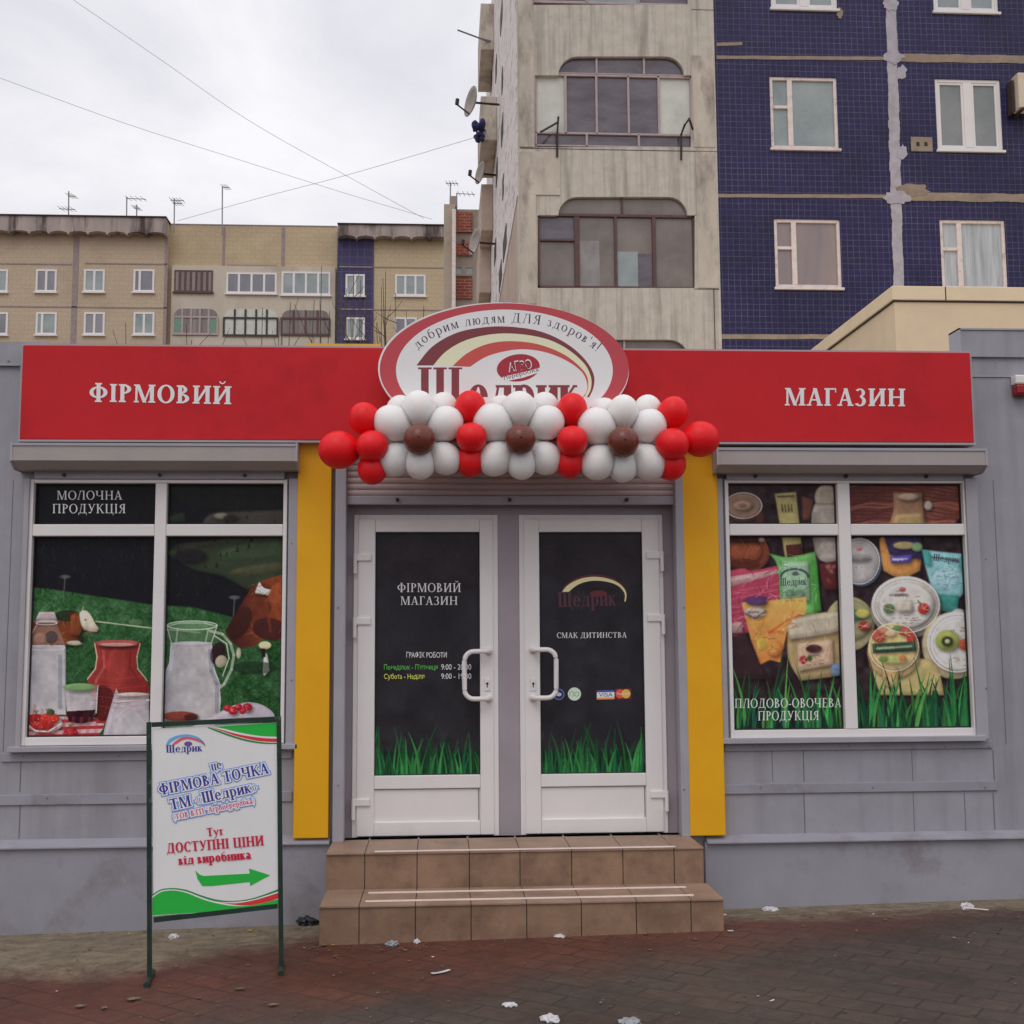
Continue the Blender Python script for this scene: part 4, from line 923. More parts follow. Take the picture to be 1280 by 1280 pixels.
cv.poly([(961, 692), (985, 697), (1018, 690), (1021, 705), (1024, 740), (1027, 765), (1008, 772), (975, 755), (972, 710)], (104, 166, 92)); cv.poly([(976, 702), (1010, 702), (1012, 752), (978, 752)], (146, 178, 146)); cv.poly([(1014, 700), (1021, 704), (1026, 764), (1018, 768)], (66, 140, 60))
arc = [(976 + 17 * (1 - math.cos(a)), 722 - 10 * math.sin(a)) for a in np.linspace(0, math.pi, 14)]; cv.line(arc, 2.2, (40, 50, 70)); cv.ell(994, 718, 4, 2.5, (70, 70, 90))
cv.ell(987, 743, 6, 5, (110, 136, 110)); cv.ell(999, 743, 6, 5, (110, 136, 110))
org = cv.mask_poly([(927, 754), (960, 752), (1008, 747), (1007, 768), (986, 780), (975, 829), (962, 826), (950, 832), (938, 800)])
cv.shade(org, 'y', 750, 830, (204, 160, 84), (196, 122, 66)); cv.ell(944, 766, 13, 7, (176, 166, 150)); cv.line([(931, 768), (944, 774), (957, 765)], 1.6, (70, 60, 90)); cv.ell(946, 754, 13, 4, (86, 58, 96)); cv.line([(962, 792), (985, 776), (1000, 770)], 2.5, (190, 90, 56)); cv.ell(968, 812, 9, 9, (212, 130, 66)); cv.ell(952, 806, 8, 9, (186, 160, 70), 0, .8)
cv.poly([(911, 800), (932, 792), (950, 832), (960, 850), (911, 850)], (54, 36, 40))
cv.ell(1062, 781, 31, 34, (170, 158, 122)); cv.ell(1062, 776, 28, 25, (150, 148, 110)); cv.ell(1062, 770, 20, 7, (72, 108, 96)); cv.ell(1080, 784, 7, 6, (146, 48, 42)); cv.ell(1078, 768, 9, 6, (176, 168, 90)); cv.ell(1046, 772, 6, 4, (60, 60, 40))
cv.poly([(986, 782), (1000, 772), (1036, 766), (1054, 770), (1058, 800), (1060, 838), (1046, 846), (1000, 852), (985, 824)], (160, 138, 98)); cv.poly([(984, 784), (996, 774), (1040, 766), (1054, 768), (1055, 786), (1042, 792), (1000, 799), (986, 800)], (178, 168, 148)); cv.line([(990, 803), (1050, 792)], 2, (116, 98, 74)); cv.poly([(996, 806), (1040, 800), (1042, 832), (998, 840)], (190, 160, 134)); cv.ell(1017, 812, 10, 5, (70, 40, 40)); cv.ell(1004, 826, 5, 5, (150, 40, 46)); cv.ell(1012, 824, 3, 4, (60, 90, 50)); cv.ell(1046, 838, 8, 8, (110, 134, 166))
# right half
wk = cv.mask_poly([(1060, 596), (1232, 596), (1232, 640), (1190, 656), (1060, 656)]); cv.shade(wk, 'x', 1065, 1210, (92, 50, 46), (132, 74, 62))
for k in range(15):
    y = 598 + k * 3.8
    cv.line([(x, y + 1.5 * math.sin(x * .13 + k) + (x - 1140) ** 2 * .0008) for x in range(1062, 1216, 7)], 1.3, random.choice([(70, 36, 34), (176, 108, 90), (60, 30, 30)]), .75)
cv.poly([(1196, 650), (1216, 640), (1216, 660), (1190, 660)], (40, 32, 40)); cv.poly([(1116, 616), (1152, 616), (1154, 640), (1160, 662), (1108, 662), (1116, 640)], (146, 112, 88)); cv.ell(1135, 621, 13, 4.5, (182, 160, 136)); cv.ell(1160, 632, 5, 6, (170, 160, 148)); cv.poly([(1118, 643), (1152, 641), (1156, 662), (1114, 662)], (166, 140, 96))
cv.ell(1076, 704, 26, 30, (118, 138, 170)); cv.ell(1074, 702, 25, 29, (168, 164, 162)); cv.ell(1074, 698, 14, 4, (140, 136, 134)); cv.ell(1074, 686, 4, 3, (180, 120, 120))
cv.poly([(1099, 678), (1104, 668), (1150, 668), (1152, 690), (1150, 714), (1126, 724), (1104, 714)], (188, 132, 74)); cv.poly([(1104, 668), (1150, 668), (1152, 700), (1112, 694)], (54, 46, 84)); cv.ell(1130, 682, 14, 5, (176, 160, 112)); cv.poly([(1112, 696), (1140, 694), (1138, 704), (1114, 705)], (84, 70, 150)); cv.line([(1117, 700), (1134, 699)], 1.6, (200, 196, 210)); cv.ell(1146, 684, 7, 6, (120, 150, 110))
cv.poly([(1152, 687), (1175, 690), (1207, 693), (1209, 715), (1206, 738), (1200, 748), (1166, 748), (1162, 730), (1156, 708)], (132, 182, 186)); cv.poly([(1152, 687), (1162, 690), (1164, 708), (1156, 706)], (70, 150, 146)); cv.poly([(1200, 696), (1208, 695), (1206, 720), (1198, 708)], (80, 158, 150)); cv.poly([(1170, 744), (1199, 746), (1196, 768), (1172, 764)], (56, 128, 118)); cv.line([(1165, 697), (1198, 702)], 2.4, (70, 74, 84), .8); cv.ell(1182, 726, 18, 14, (158, 190, 200), 0, .7)
cv.ell(1132, 762, 44, 38, (150, 142, 132)); cv.ell(1132, 757, 42.5, 36, (198, 192, 184)); cv.ell(1132, 757, 37, 31, (188, 182, 174), 0, .6); cv.ell(1132, 757, 35, 29, (200, 195, 188)); cv.ell(1111, 762, 7, 6, (90, 120, 80)); cv.ell(1154, 762, 7, 7, (176, 56, 50)); cv.ell(1128, 738, 4, 3, (176, 90, 90)); cv.line([(1112, 745), (1132, 745)], 2.2, (120, 110, 108), .9); cv.poly([(1121, 752), (1140, 752), (1140, 766), (1121, 766)], (184, 176, 160)); cv.line([(1147, 752), (1152, 758)], 1.8, (70, 110, 60))
cv.ell(1198, 770, 10, 8, (150, 150, 146))
cv.ell(1192, 808, 40, 42, (176, 162, 130)); cv.ell(1196, 804, 37, 38, (198, 194, 188)); cv.ell(1184, 802, 15, 13, (150, 158, 84)); cv.ell(1184, 803, 7, 6, (60, 70, 44)); cv.ell(1184, 803, 3.4, 3, (190, 190, 150)); cv.ell(1206, 807, 8, 7, (176, 78, 58)); cv.line([(1202, 786), (1216, 788)], 2, (140, 136, 136))
cv.poly([(1086, 830), (1150, 824), (1172, 838), (1180, 870), (1100, 870)], (176, 160, 108))
cv.ell(1117, 816, 33, 33, (196, 160, 116)); cv.ell(1117, 810, 31, 30, (214, 190, 130)); cv.ell(1098, 796, 9, 8, (176, 84, 60), .5); cv.ell(1104, 789, 6, 4, (200, 130, 100)); cv.ell(1130, 790, 8, 6, (186, 70, 54), .4); cv.ell(1139, 798, 6, 8, (170, 60, 48), .2); cv.ell(1121, 787, 6, 4, (90, 120, 70)); cv.ell(1113, 793, 7, 4, (210, 176, 140)); cv.poly([(1090, 806), (1144, 803), (1145, 815), (1091, 818)], (50, 70, 52)); cv.line([(1096, 812), (1139, 809)], 2.4, (150, 166, 140)); cv.ell(1117, 826, 17, 5, (170, 176, 110)); cv.ell(1104, 825, 6, 4, (110, 130, 70)); cv.ell(1128, 824, 5, 4, (186, 120, 80))
cv.poly([(1102, 836), (1122, 836), (1122, 858), (1106, 858)], (196, 160, 112)); cv.blur(1)
gb = cv.mask_poly([(898, 878), (1232, 878), (1232, 930), (898, 930)]); cv.shade(gb, 'y', 862, 905, (24, 52, 34), (22, 30, 30), .9); cv.blur(3)
G = [(38, 100, 54), (44, 118, 58), (26, 76, 48), (58, 128, 66), (32, 86, 62), (72, 126, 60)]
random.seed(21); cv.grass(900, 1062, 916, 30, 82, 85, G, 6); cv.grass(1066, 1230, 916, 34, 84, 85, G, 7)
for k in range(26): x = random.uniform(905, 1225); cv.poly([(x - 4, 922), (x + 4, 922), (x + random.uniform(-6, 6), random.uniform(880, 900))], (22, 34, 32), .8)
for k in range(36):      # small print on the lids and packets
    x, y = random.choice([(934, 790), (1132, 748), (1132, 772), (1074, 706), (1180, 722), (994, 712), (1017, 822), (1200, 826), (960, 800), (945, 738)])
    x += random.uniform(-13, 13); y += random.uniform(-8, 8); w_ = random.uniform(3, 9); cv.line([(x, y), (x + w_, y - .08 * w_)], 1.0, random.choice([(70, 60, 64), (130, 60, 60), (90, 96, 90)]), .55)
cv.crinkle([(911, 714), (974, 708), (977, 757), (930, 793), (911, 793)], 40, (110, 34, 58), (216, 150, 160), .4, 10); cv.crinkle([(963, 694), (1018, 692), (1027, 764), (1008, 770), (975, 754)], 34, (60, 116, 56), (176, 206, 164), .4, 9)
cv.crinkle([(929, 755), (1007, 749), (1006, 768), (975, 828), (951, 830)], 40, (160, 92, 46), (228, 190, 120), .4, 10); cv.crinkle([(1154, 690), (1206, 694), (1204, 746), (1166, 746)], 34, (84, 142, 146), (186, 214, 216), .4, 9); cv.crinkle([(986, 784), (1054, 772), (1058, 838), (1000, 850)], 26, (120, 98, 66), (206, 190, 160), .3, 10); cv.crinkle([(908, 670), (960, 670), (960, 714), (910, 714)], 24, (80, 34, 28), (176, 104, 74), .35, 7); cv.crinkle([(1095, 832), (1175, 830), (1178, 866), (1100, 868)], 20, (150, 130, 80), (206, 192, 146), .35, 9)
for cx, cy, rx, ry in ((1132, 757, 42, 35), (1196, 804, 37, 37), (1074, 702, 25, 29), (1117, 810, 31, 30), (929, 632, 23, 16)):
    cv.ring(cx, cy, rx, ry, 1.3, (226, 220, 210), .6); cv.ring(cx + .5, cy + .8, rx * .93, ry * .93, 1.0, (120, 110, 104), .5); cv.ring(cx, cy, rx * .8, ry * .8, .9, (150, 140, 132), .35)
dk_t = (64, 54, 58)
cv.words(1132, 745, 26, 1, (90, 60, 60), .8, 0, 2.4); cv.words(1132, 774, 34, 4, dk_t, .5); cv.words(1132, 780, 24, 3, dk_t, .45); cv.words(1200, 790, 24, 2, dk_t, .6, .05); cv.words(1200, 826, 26, 3, dk_t, .5); cv.words(1186, 722, 30, 3, (60, 90, 100), .55, .05); cv.words(1184, 732, 26, 3, (60, 90, 100), .45, .05)
cv.words(1017, 812, 18, 1, (40, 26, 28), .8, -.1, 2.6); cv.words(1020, 822, 26, 3, dk_t, .5, -.1); cv.words(1020, 831, 24, 3, dk_t, .5, -.1); cv.words(975, 788, 30, 1, (176, 74, 46), .8, -.25, 3); cv.words(944, 766, 18, 1, (60, 50, 90), .8, -.05, 2); cv.words(1117, 811, 40, 1, (170, 190, 160), .7, 0, 2); cv.words(994, 752, 24, 3, (60, 90, 60), .5); cv.words(940, 722, 40, 3, (216, 190, 196), .5, -.12, 2); cv.words(1125, 700, 20, 1, (216, 210, 226), .8, 0, 2); cv.words(1072, 700, 30, 3, dk_t, .5); cv.words(1072, 710, 24, 3, dk_t, .4); cv.words(985, 636, 16, 2, (70, 60, 36), .7, 0, 3)
for x, y in ((1111, 762), (1154, 762), (1101, 797), (1131, 793), (1080, 784), (1206, 807), (1004, 826), (966, 812)):
    for q in range(7): a = random.uniform(0, 6.3); cv.line([(x, y), (x + 7 * math.cos(a), y + 5 * math.sin(a))], 1.1, random.choice(((90, 130, 70), (220, 190, 170), (140, 40, 36))), .5)
for q in range(22): a = q * .286; cv.line([(1184 + 4 * math.cos(a), 803 + 3.6 * math.sin(a)), (1184 + 7 * math.cos(a), 803 + 6 * math.sin(a))], .7, (40, 46, 30), .7)
cv.noise(F1, 4, 1); cv.finish(.88)
win2 = window(wr, (at(1052, 760, 7.563).x, at(1067.5, 760, 7.563).x), (at(640, 669.5, 7.565).z, at(640, 655, 7.565).z), None, None)
panes(cv, win2, (900, 594, 1230, 928), (1059.5, 1060.3), (662, 662.8))
pr = Print(fac(YW + .0195), nF)
pr.text('ПЛОДОВО-ОВОЧЕВА', (918, 885), (1052, 884), 11.5, alb(198, 200, 198), w=.13); pr.text('ПРОДУКЦІЯ', (947, 900.5), (1024, 900), 11.5, alb(198, 200, 198), w=.13)
pr.text('Щедрик', (975, 732), (1008, 731), 9, alb(44, 56, 70), w=.17); pr.text('Щедрик', (1166, 700), (1199, 704), 8, alb(50, 54, 66), w=.17)
pr.build('lettering', M['print'], win2)

# ---- entrance: reveal panels, roller shutter, two door leaves
YD = 7.66
x0, x1 = dX0, dX1
lx = [at(v, 850, YD).x for v in (441, 623, 650, 832)]
b = MB().box(x0, lx[0] - .001, YD + .03, YD + .08, .404, dZ1).box(lx[1] + .001, lx[2] - .001, YD + .02, YD + .08, .404, 2.425).box(lx[3] + .001, x1, YD + .03, YD + .08, .404, dZ1)
b.box(lx[0], lx[3], YD + .031, YD + .08, 2.426, dZ1)
b.build('door_surround', mat('grey_door_surround', alb(110, 103, 108), rough=.4, var=.08, scale=3), shop)
for xa, xb in ((417.5, 431.5), (847.5, 858)):
    X0, X1, Z0, Z1 = rc(xa, 585, xb, 1054, 7.535)
    MB().box(X0, X1, 7.525, YW + .02, .4, Z1 + .25, .006).build('guide_rail', M['trim'], shop)
zs0 = at(640, 622, 7.58).z
b = MB()
z = zs0 + .012
while z < dZ1 + .1:
    b.prism([(7.597, z), (7.588, z + .008), (7.585, z + .02), (7.588, z + .032), (7.597, z + .039)], x0, x1, 'X'); z += .0395
sh = b.build('roller_shutter', M['slat'], shop)
MB().box(x0, x1, 7.575, 7.612, zs0 - .045, zs0 + .011, .005).build('bottom_bar', M['trim'], sh)
s = MB()
for px in (497, 637, 783): q = at(px, 625, 7.575); s.tube([(q.x, 7.576, q.z), (q.x, 7.555, q.z)], .012, 10)
s.build('stop_bolt', M['black'], sh)

doorcv = {}
def door(name_label, outer, glass, panel, hinge_side, hinge_y, canv, handle_px, lock_px):
    ox0, oy0, ox1, oy1 = outer; X0, X1, Z0, Z1 = rc(*outer, YD); Z0 = .412
    gx0, gx1, gz0, gz1 = rc(*glass, YD); px0, px1, pz0, pz1 = rc(*panel, YD)
    fw = .035; b = MB()
    # fixed frame
    b.box(X0, X0 + fw, YD + .012, YD + .09, Z0 - .008, Z1, .003).box(X1 - fw, X1, YD + .012, YD + .09, Z0 - .008, Z1, .003).box(X0 + fw, X1 - fw, YD + .013, YD + .09, Z1 - fw, Z1, .003)
    a0, a1 = X0 + (.028 if hinge_side < 0 else .030), X1 - (.030 if hinge_side < 0 else .028); t1 = Z1 - .028
    L_ = MB()
    L_.box(a0, gx0, YD, YD + .06, Z0, t1, .005).box(gx1, a1, YD, YD + .06, Z0, t1, .005)
    L_.box(gx0 + .0005, gx1 - .0005, YD + .0005, YD + .06, gz1, t1, .005).box(gx0 + .0005, gx1 - .0005, YD + .0005, YD + .06, pz1, gz0, .005).box(gx0 + .0005, gx1 - .0005, YD + .0005, YD + .06, Z0, pz0, .005)
    L_.box(gx0 - .005, gx1 + .005, YD + .016, YD + .05, pz0 - .004, pz1 + .004)
    leaf = L_.build('door', M['upvc'], shop); leaf['label'] = name_label
    b.build('frame', M['upvc'], leaf)
    g = MB()
    for q in ((gx0, gx0 + .006, gz0, gz1), (gx1 - .006, gx1, gz0, gz1), (gx0, gx1, gz0 - .001, gz0 + .005), (gx0, gx1, gz1 - .006, gz1 + .001)): g.box(q[0], q[1], YD + .012, YD + .0215, q[2], q[3])
    for q in ((px0, px0 + .004, pz0, pz1), (px1 - .004, px1, pz0, pz1), (px0, px1, pz1 - .004, pz1)): g.box(q[0], q[1], YD + .013, YD + .0165, q[2], q[3])
    g.build('gasket', M['gasket'], leaf)
    canv.film('pane', (glass[0] - 4, glass[1] - 4, glass[2] + 4, glass[3] + 4), fac(YD + .022), M['film'], leaf)
    for hy in hinge_y:
        hz = at(640, hy, YD).z; hx = X0 if hinge_side < 0 else X1; d = 1 if hinge_side < 0 else -1
        h = MB().box(*sorted((hx + d * .018, hx + d * .112)), YD - .014, YD + .002, hz - .005, hz + .042, .006)
        h.tube([(hx + d * .010, YD - .012, hz - .085), (hx + d * .010, YD - .012, hz + .042)], .012, 12)
        h.build('hinge', M['upvc'], leaf)
    (h0x, h0y), (h1x, h1y), xin = handle_px
    A, B, K = at(h0x, h0y, YD), at(h1x, h1y, YD), at(xin, h0y, YD - .06).x
    pts = []; yo = YD - .06; d = 1 if K > A.x else -1; r = .06
    pts += [Vector((A.x, YD, A.z)), Vector((A.x, YD - .03, A.z)), Vector((A.x + d * .02, yo, A.z))]
    for k in range(7): a = math.pi / 2 * k / 6; pts.append(Vector((K - d * r + d * r * math.sin(a), yo, A.z - r + r * math.cos(a))))
    for k in range(7): a = math.pi / 2 * k / 6; pts.append(Vector((K - d * r + d * r * math.cos(a), yo, B.z + r - r * math.sin(a))))
    pts += [Vector((B.x + d * .02, yo, B.z)), Vector((B.x, YD - .03, B.z)), Vector((B.x, YD, B.z))]
    hb = MB().tube(pts, .0155, 14)
    for q in (A, B): hb.tube([(q.x, YD + .001, q.z), (q.x, YD - .012, q.z)], .024, 14)
    hb.build('handle', M['upvc'], leaf, smooth=True)
    q = at(*lock_px, YD)
    lk = MB().box(q.x - .017, q.x + .017, YD - .006, YD + .001, q.z - .04, q.z + .04, .006).build('lock_plate', M['upvc'], leaf)
    MB().tube([(q.x, YD - .0065, q.z + .008), (q.x, YD - .0085, q.z + .008)], .008, 10).box(q.x - .003, q.x + .003, YD - .008, YD - .0063, q.z - .016, q.z + .004).build('keyhole', M['black'], lk)
    return leaf
def door_canvas(x0, x1):
    c = Canvas(x0 - 8, 655, x1 + 8, 982, 1.6, (40, 38, 43)); F = np.ones((c.h, c.w))
    c.ell((x0 + x1) / 2 + 20, 700, 80, 40, (44, 38, 42), 0, .6); c.noise(F, 3.5, 30); c.blur(4)
    b = c.mask_poly([(x0 - 8, 940), (x1 + 8, 940), (x1 + 8, 985), (x0 - 8, 985)]); c.shade(b, 'y', 925, 960, (20, 48, 32), (24, 34, 32), .9); c.blur(3)
    c.grass(x0 - 4, x1 + 4, 972, 22, 58, 95, [(36, 94, 50), (42, 110, 54), (24, 72, 44), (50, 118, 60), (28, 82, 56)], 5)
    c.noise(F, 2, 1); c.finish(.86)
    return c
random.seed(5)
c1 = door_canvas(468, 600); c2 = door_canvas(675, 805)
d1 = door('white door leaf with opening hours on its dark glass', (441, 643, 623, 1049), (468.5, 665, 600, 969), (463.5, 986, 599, 1027), -1, (700, 779, 1004), c1, ((611, 814), (611, 873), 580.5), (609, 856))
d2 = door('white door leaf with logo and card stickers on its dark glass', (650, 643, 832, 1046), (675, 665, 805, 967), (676, 983, 807, 1023), 1, (698, 777, 999), c2, ((666, 812), (666, 872), 695), (666.5, 856))
pr = Print(fac(YD + .0215), nF)
gl = alb(172, 170, 172)
pr.text('ФІРМОВИЙ', (496.5, 740), (576.5, 740), 11, gl, w=.13); pr.text('МАГАЗИН', (500.5, 756), (572.5, 756), 10.5, gl, w=.13)
pr.sans('ГРАФІК РОБОТИ', (508, 822), (558.5, 822), 7, gl)
pr.sans("Понеділок - П'ятниця", (480, 837), (547, 837), 6.5, alb(66, 140, 60)); pr.sans('9:00 - 20:00', (551.5, 837), (589, 837), 7, gl)
pr.sans('Субота - Неділя', (480, 848.5), (530.5, 848.5), 6.5, alb(190, 176, 70)); pr.sans('9:00 - 19:00', (551.5, 848.5), (589, 848.5), 7, gl)
pr.build('lettering', M['print'], d1)
pr = Print(fac(YD + .0215), nF)
o_ = [(702.5, 740), (708, 733), (716, 727.5), (727, 723), (740, 721), (754, 722), (768, 726), (778, 733), (783, 742), (782, 752)]
i_ = [(780.5, 752), (781, 743), (776, 735), (767, 729.5), (754, 726.5), (740, 726), (728, 728.5), (719, 733), (713, 738), (710, 740.5)]
mar = alb(72, 30, 34)
pr.poly([(x, y - 3) for x, y in o_] + [(x - 1, y - 1) for x, y in i_], mar); pr.layer(); pr.poly(smooth(o_, 4, False) + smooth(i_, 4, False), alb(176, 158, 120)); pr.layer()
pr.text('Щедрик', (697, 759), (770, 757), 19, alb(60, 36, 44), w=.2); pr.ell(748, 742, 11, 4, mar)
pr.text('СМАК ДИТИНСТВА', (696, 797.5), (783.5, 797), 6.8, gl, w=.13)
pr.ell(698.5, 868, 7, 7, alb(96, 98, 130)); pr.layer(); pr.ell(698.5, 868, 6, 6, alb(34, 36, 80)); pr.layer(); pr.ell(698.5, 868, 3.4, 2.2, alb(150, 150, 180)); pr.layer()
pr.ell(718, 867.5, 8.2, 8.2, alb(150, 168, 150)); pr.layer()
pr.sans('ПО', (712, 870.5), (724, 870.5), 6, alb(90, 116, 92))
pr.poly([(746, 863), (768, 862.5), (768, 874), (746, 874.5)], alb(176, 172, 176)); pr.layer(); pr.poly([(746, 863), (768, 862.5), (768, 865), (746, 865.5)], alb(60, 62, 110)); pr.poly([(746, 872.2), (768, 871.7), (768, 874), (746, 874.5)], alb(176, 110, 60)); pr.layer()
pr.sans('VISA', (748.5, 871), (766, 870.7), 5.2, alb(40, 44, 100))
pr.poly([(769, 861), (789, 860.5), (789, 874), (769, 874.5)], alb(84, 26, 38)); pr.layer(); pr.ell(775, 867.3, 5.6, 5.6, alb(190, 66, 50)); pr.layer(); pr.ell(782.5, 867.2, 5.6, 5.6, alb(212, 130, 60)); pr.layer()
pr.sans('MasterCard', (771.5, 868.4), (786.5, 868.2), 2.6, alb(226, 210, 200))
pr.build('lettering', M['print'], d2)

# ------------------------------------------------------------------ entrance steps
steps = thing('entrance_steps', 'two tan tiled steps with pale anti-slip strips at the shop door', 'steps', (.45, 7.1, 0))
XU0, XU1, XL0, XL1 = -.66, 1.545, -.655, 1.56
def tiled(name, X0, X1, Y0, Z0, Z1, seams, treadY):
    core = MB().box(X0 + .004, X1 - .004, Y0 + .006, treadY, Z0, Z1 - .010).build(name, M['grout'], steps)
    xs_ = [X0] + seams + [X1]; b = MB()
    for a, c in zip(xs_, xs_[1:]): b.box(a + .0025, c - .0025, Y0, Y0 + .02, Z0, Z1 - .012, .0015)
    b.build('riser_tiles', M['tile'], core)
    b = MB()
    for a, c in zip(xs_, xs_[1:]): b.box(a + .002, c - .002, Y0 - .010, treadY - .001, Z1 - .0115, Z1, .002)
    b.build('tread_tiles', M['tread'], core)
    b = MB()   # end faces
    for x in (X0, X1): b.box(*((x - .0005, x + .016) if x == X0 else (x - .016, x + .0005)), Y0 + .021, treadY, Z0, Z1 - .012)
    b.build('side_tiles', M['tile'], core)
sU = [at(380 + v / 2.37, 1085, 7.15).x for v in (180, 335, 490, 640, 793, 945, 1097)]
sL = [at(380 + v / 2.37, 1150, 6.73).x for v in (163, 330, 495, 660, 822, 985, 1147)]
tiled('upper_step', XU0, XU1, 7.15, -.3, .403, sU, 7.68)
tiled('lower_step', XL0, XL1, 6.73, -.3, .196, sL, 7.15)
b = MB()
def strip(a, c, z):
    A, B = at_z(*a, z), at_z(*c, z); y = (A.y + B.y) / 2
    b.box(A.x, B.x, y - .014, y + .014, z + .0005, z + .007, .002)
strip((468, 1066.5), (843, 1058), .403); strip((460, 1118.6), (856, 1108), .196); strip((456, 1129.6), (865, 1117.8), .196)
b.build('anti_slip_strip', M['nosing'], steps)

# ------------------------------------------------------------------ red fascia banner
YB = 7.46
banner = thing('fascia_banner', 'long red shop fascia banner with cream lettering above the windows', 'banner', (.45, YB, 3.16))
bx = [at(26.5, 490, YB).x, at(1215, 495, YB).x]; bz0, bz1 = 2.868, 3.46
MB().box(bx[0], bx[1], YB, YB + .10, bz0, bz1, .004).build('panel', M['red'], banner)
MB().box(bx[0] - .012, bx[1] + .014, YB + .02, YW - .03, bz1 + .0005, bz1 + .014).box(bx[0] - .012, bx[1] + .014, YB + .004, YW - .002, bz0 - .014, bz0 - .0005).box(bx[0] - .014, bx[0] - .0005, YB + .012, YW - .03, bz0, bz1).box(bx[1] + .0005, bx[1] + .014, YB + .012, YW - .03, bz0, bz1).build('edge_trim', M['trim'], banner)
X0, X1, _, _ = rc(383, 430, 476, 434, 7.5)
MB().box(X0, X1, YB + .03, YB + .09, bz1 + .0145, bz1 + .032).build('edge_trim', mat('orange_trim', alb(206, 120, 40), rough=.5), banner)
pr = Print(fac(YB), nF, .003)
pr.text('ФІРМОВИЙ', (111, 502), (290, 505.5), 22.5, alb(190, 170, 166), w=.19, t=.085); pr.build('lettering', M['print'], banner)
pr = Print(fac(YB), nF, .003)
pr.text('МАГАЗИН', (980.5, 507), (1132, 508), 22, alb(190, 170, 166), w=.19, t=.085); pr.build('lettering', M['print'], banner)

# ------------------------------------------------------------------ oval logo sign
YO = 7.27
oval = thing('oval_sign', 'white oval shop sign with dark red rim and three swoosh bands behind the balloons', 'sign', (.4, YO, 3.35))
oc = at(630.3, 461.5, YO); rx = (at(787, 461, YO).x - at(473.5, 461, YO).x) / 2; rz = (at(630, 378, YO).z - oc.z)
ring = lambda k, n=96: [(oc.x + rx * k * math.cos(a), oc.z + rz * k * math.sin(a)) for a in [2 * math.pi * i / n for i in range(n)]]
MB().prism(ring(1), YO, YO + .06).build('panel', mat('sign_edge', alb(206, 184, 180), rough=.5), oval)
for x in (-.45, .4): MB().box(oc.x + x, oc.x + x + .04, YO + .061, YB - .001, oc.z - .25, oc.z + .08).build('bracket', M['metal'], oval)
fo = fac(YO); c4 = lambda pts: [(380 + x / 2.3704, 370 + y / 2.3704) for x, y in pts]
pr = Print(fo, nF)
pr.ell(630.3, 461.5, 155.6, 82.5, alb(138, 52, 58, .44), n=96); pr.layer(.001)
white = alb(205, 214, 220, .44)
pr.ell(630.5, 463, 135.5, 76, white, n=96); pr.layer(.001)
o1 = [(333, 206), (380, 150), (450, 110), (530, 93), (610, 91), (700, 105), (775, 139), (830, 185), (858, 232), (858, 270), (845, 300)]
i1 = [(383, 206), (420, 165), (480, 131), (560, 113), (640, 113), (720, 128), (780, 157), (830, 200), (850, 240), (850, 275), (838, 300)]
i2 = [(440, 208), (480, 172), (535, 145), (600, 134), (680, 140), (750, 163), (800, 194), (836, 233), (842, 270), (830, 300)]
i3 = [(492, 210), (540, 180), (600, 163), (655, 158), (720, 168), (780, 193), (822, 224), (838, 255), (838, 280), (826, 300)]
def band(a, b_, col):
    n_ = max(len(a), len(b_))
    pr.poly(smooth(c4(a), 6, False, 80) + smooth(c4(b_), 6, False, 80)[::-1], col)
band(o1, i1, alb(92, 44, 48, .44)); band(i1, i2, alb(206, 196, 142, .44)); band(i2, i3, alb(146, 62, 58, .44)); pr.layer(.001)
path = c4([(338, 160), (360, 138), (385, 122), (420, 106), (455, 95), (500, 86), (560, 80), (620, 78), (680, 82), (730, 91), (775, 107), (815, 128), (850, 152), (868, 166)])
ink = alb(50, 34, 56, .44)
pr.arc_text("добрим людям ДЛЯ здоров'я!", path, 11.6, ink, w=.13, t=.05, track=.12)
dk = alb(96, 44, 48, .44)
G_, L_t = text_shape('едрик', w=.22, t=.07)
pr.text('Щ', c4([(333, 335)])[0], c4([(476, 335)])[0], 52, dk, w=.18, t=.045)
pr.text('едрик', c4([(486, 335)])[0], c4([(815, 335)])[0], 44, dk, w=.24, t=.07)
pr.ell(*c4([(635, 213)])[0], 27, 17, alb(122, 34, 44, .44), rot=-.12); pr.layer(.001)
pr.sans('АГРО', c4([(607, 226)])[0], c4([(677, 214)])[0], 12.5, white); pr.sans('АГРО', c4([(610, 224)])[0], c4([(674, 213)])[0], 10, alb(80, 20, 34, .44))
pr.poly(c4([(588, 240), (640, 228), (700, 212), (698, 226), (650, 242), (592, 254)]), white); pr.layer(.001)
pr.sans('переробка', c4([(594, 249)])[0], c4([(696, 222)])[0], 5.4, alb(80, 20, 34, .44))
pr.build('lettering', M['print'], oval)

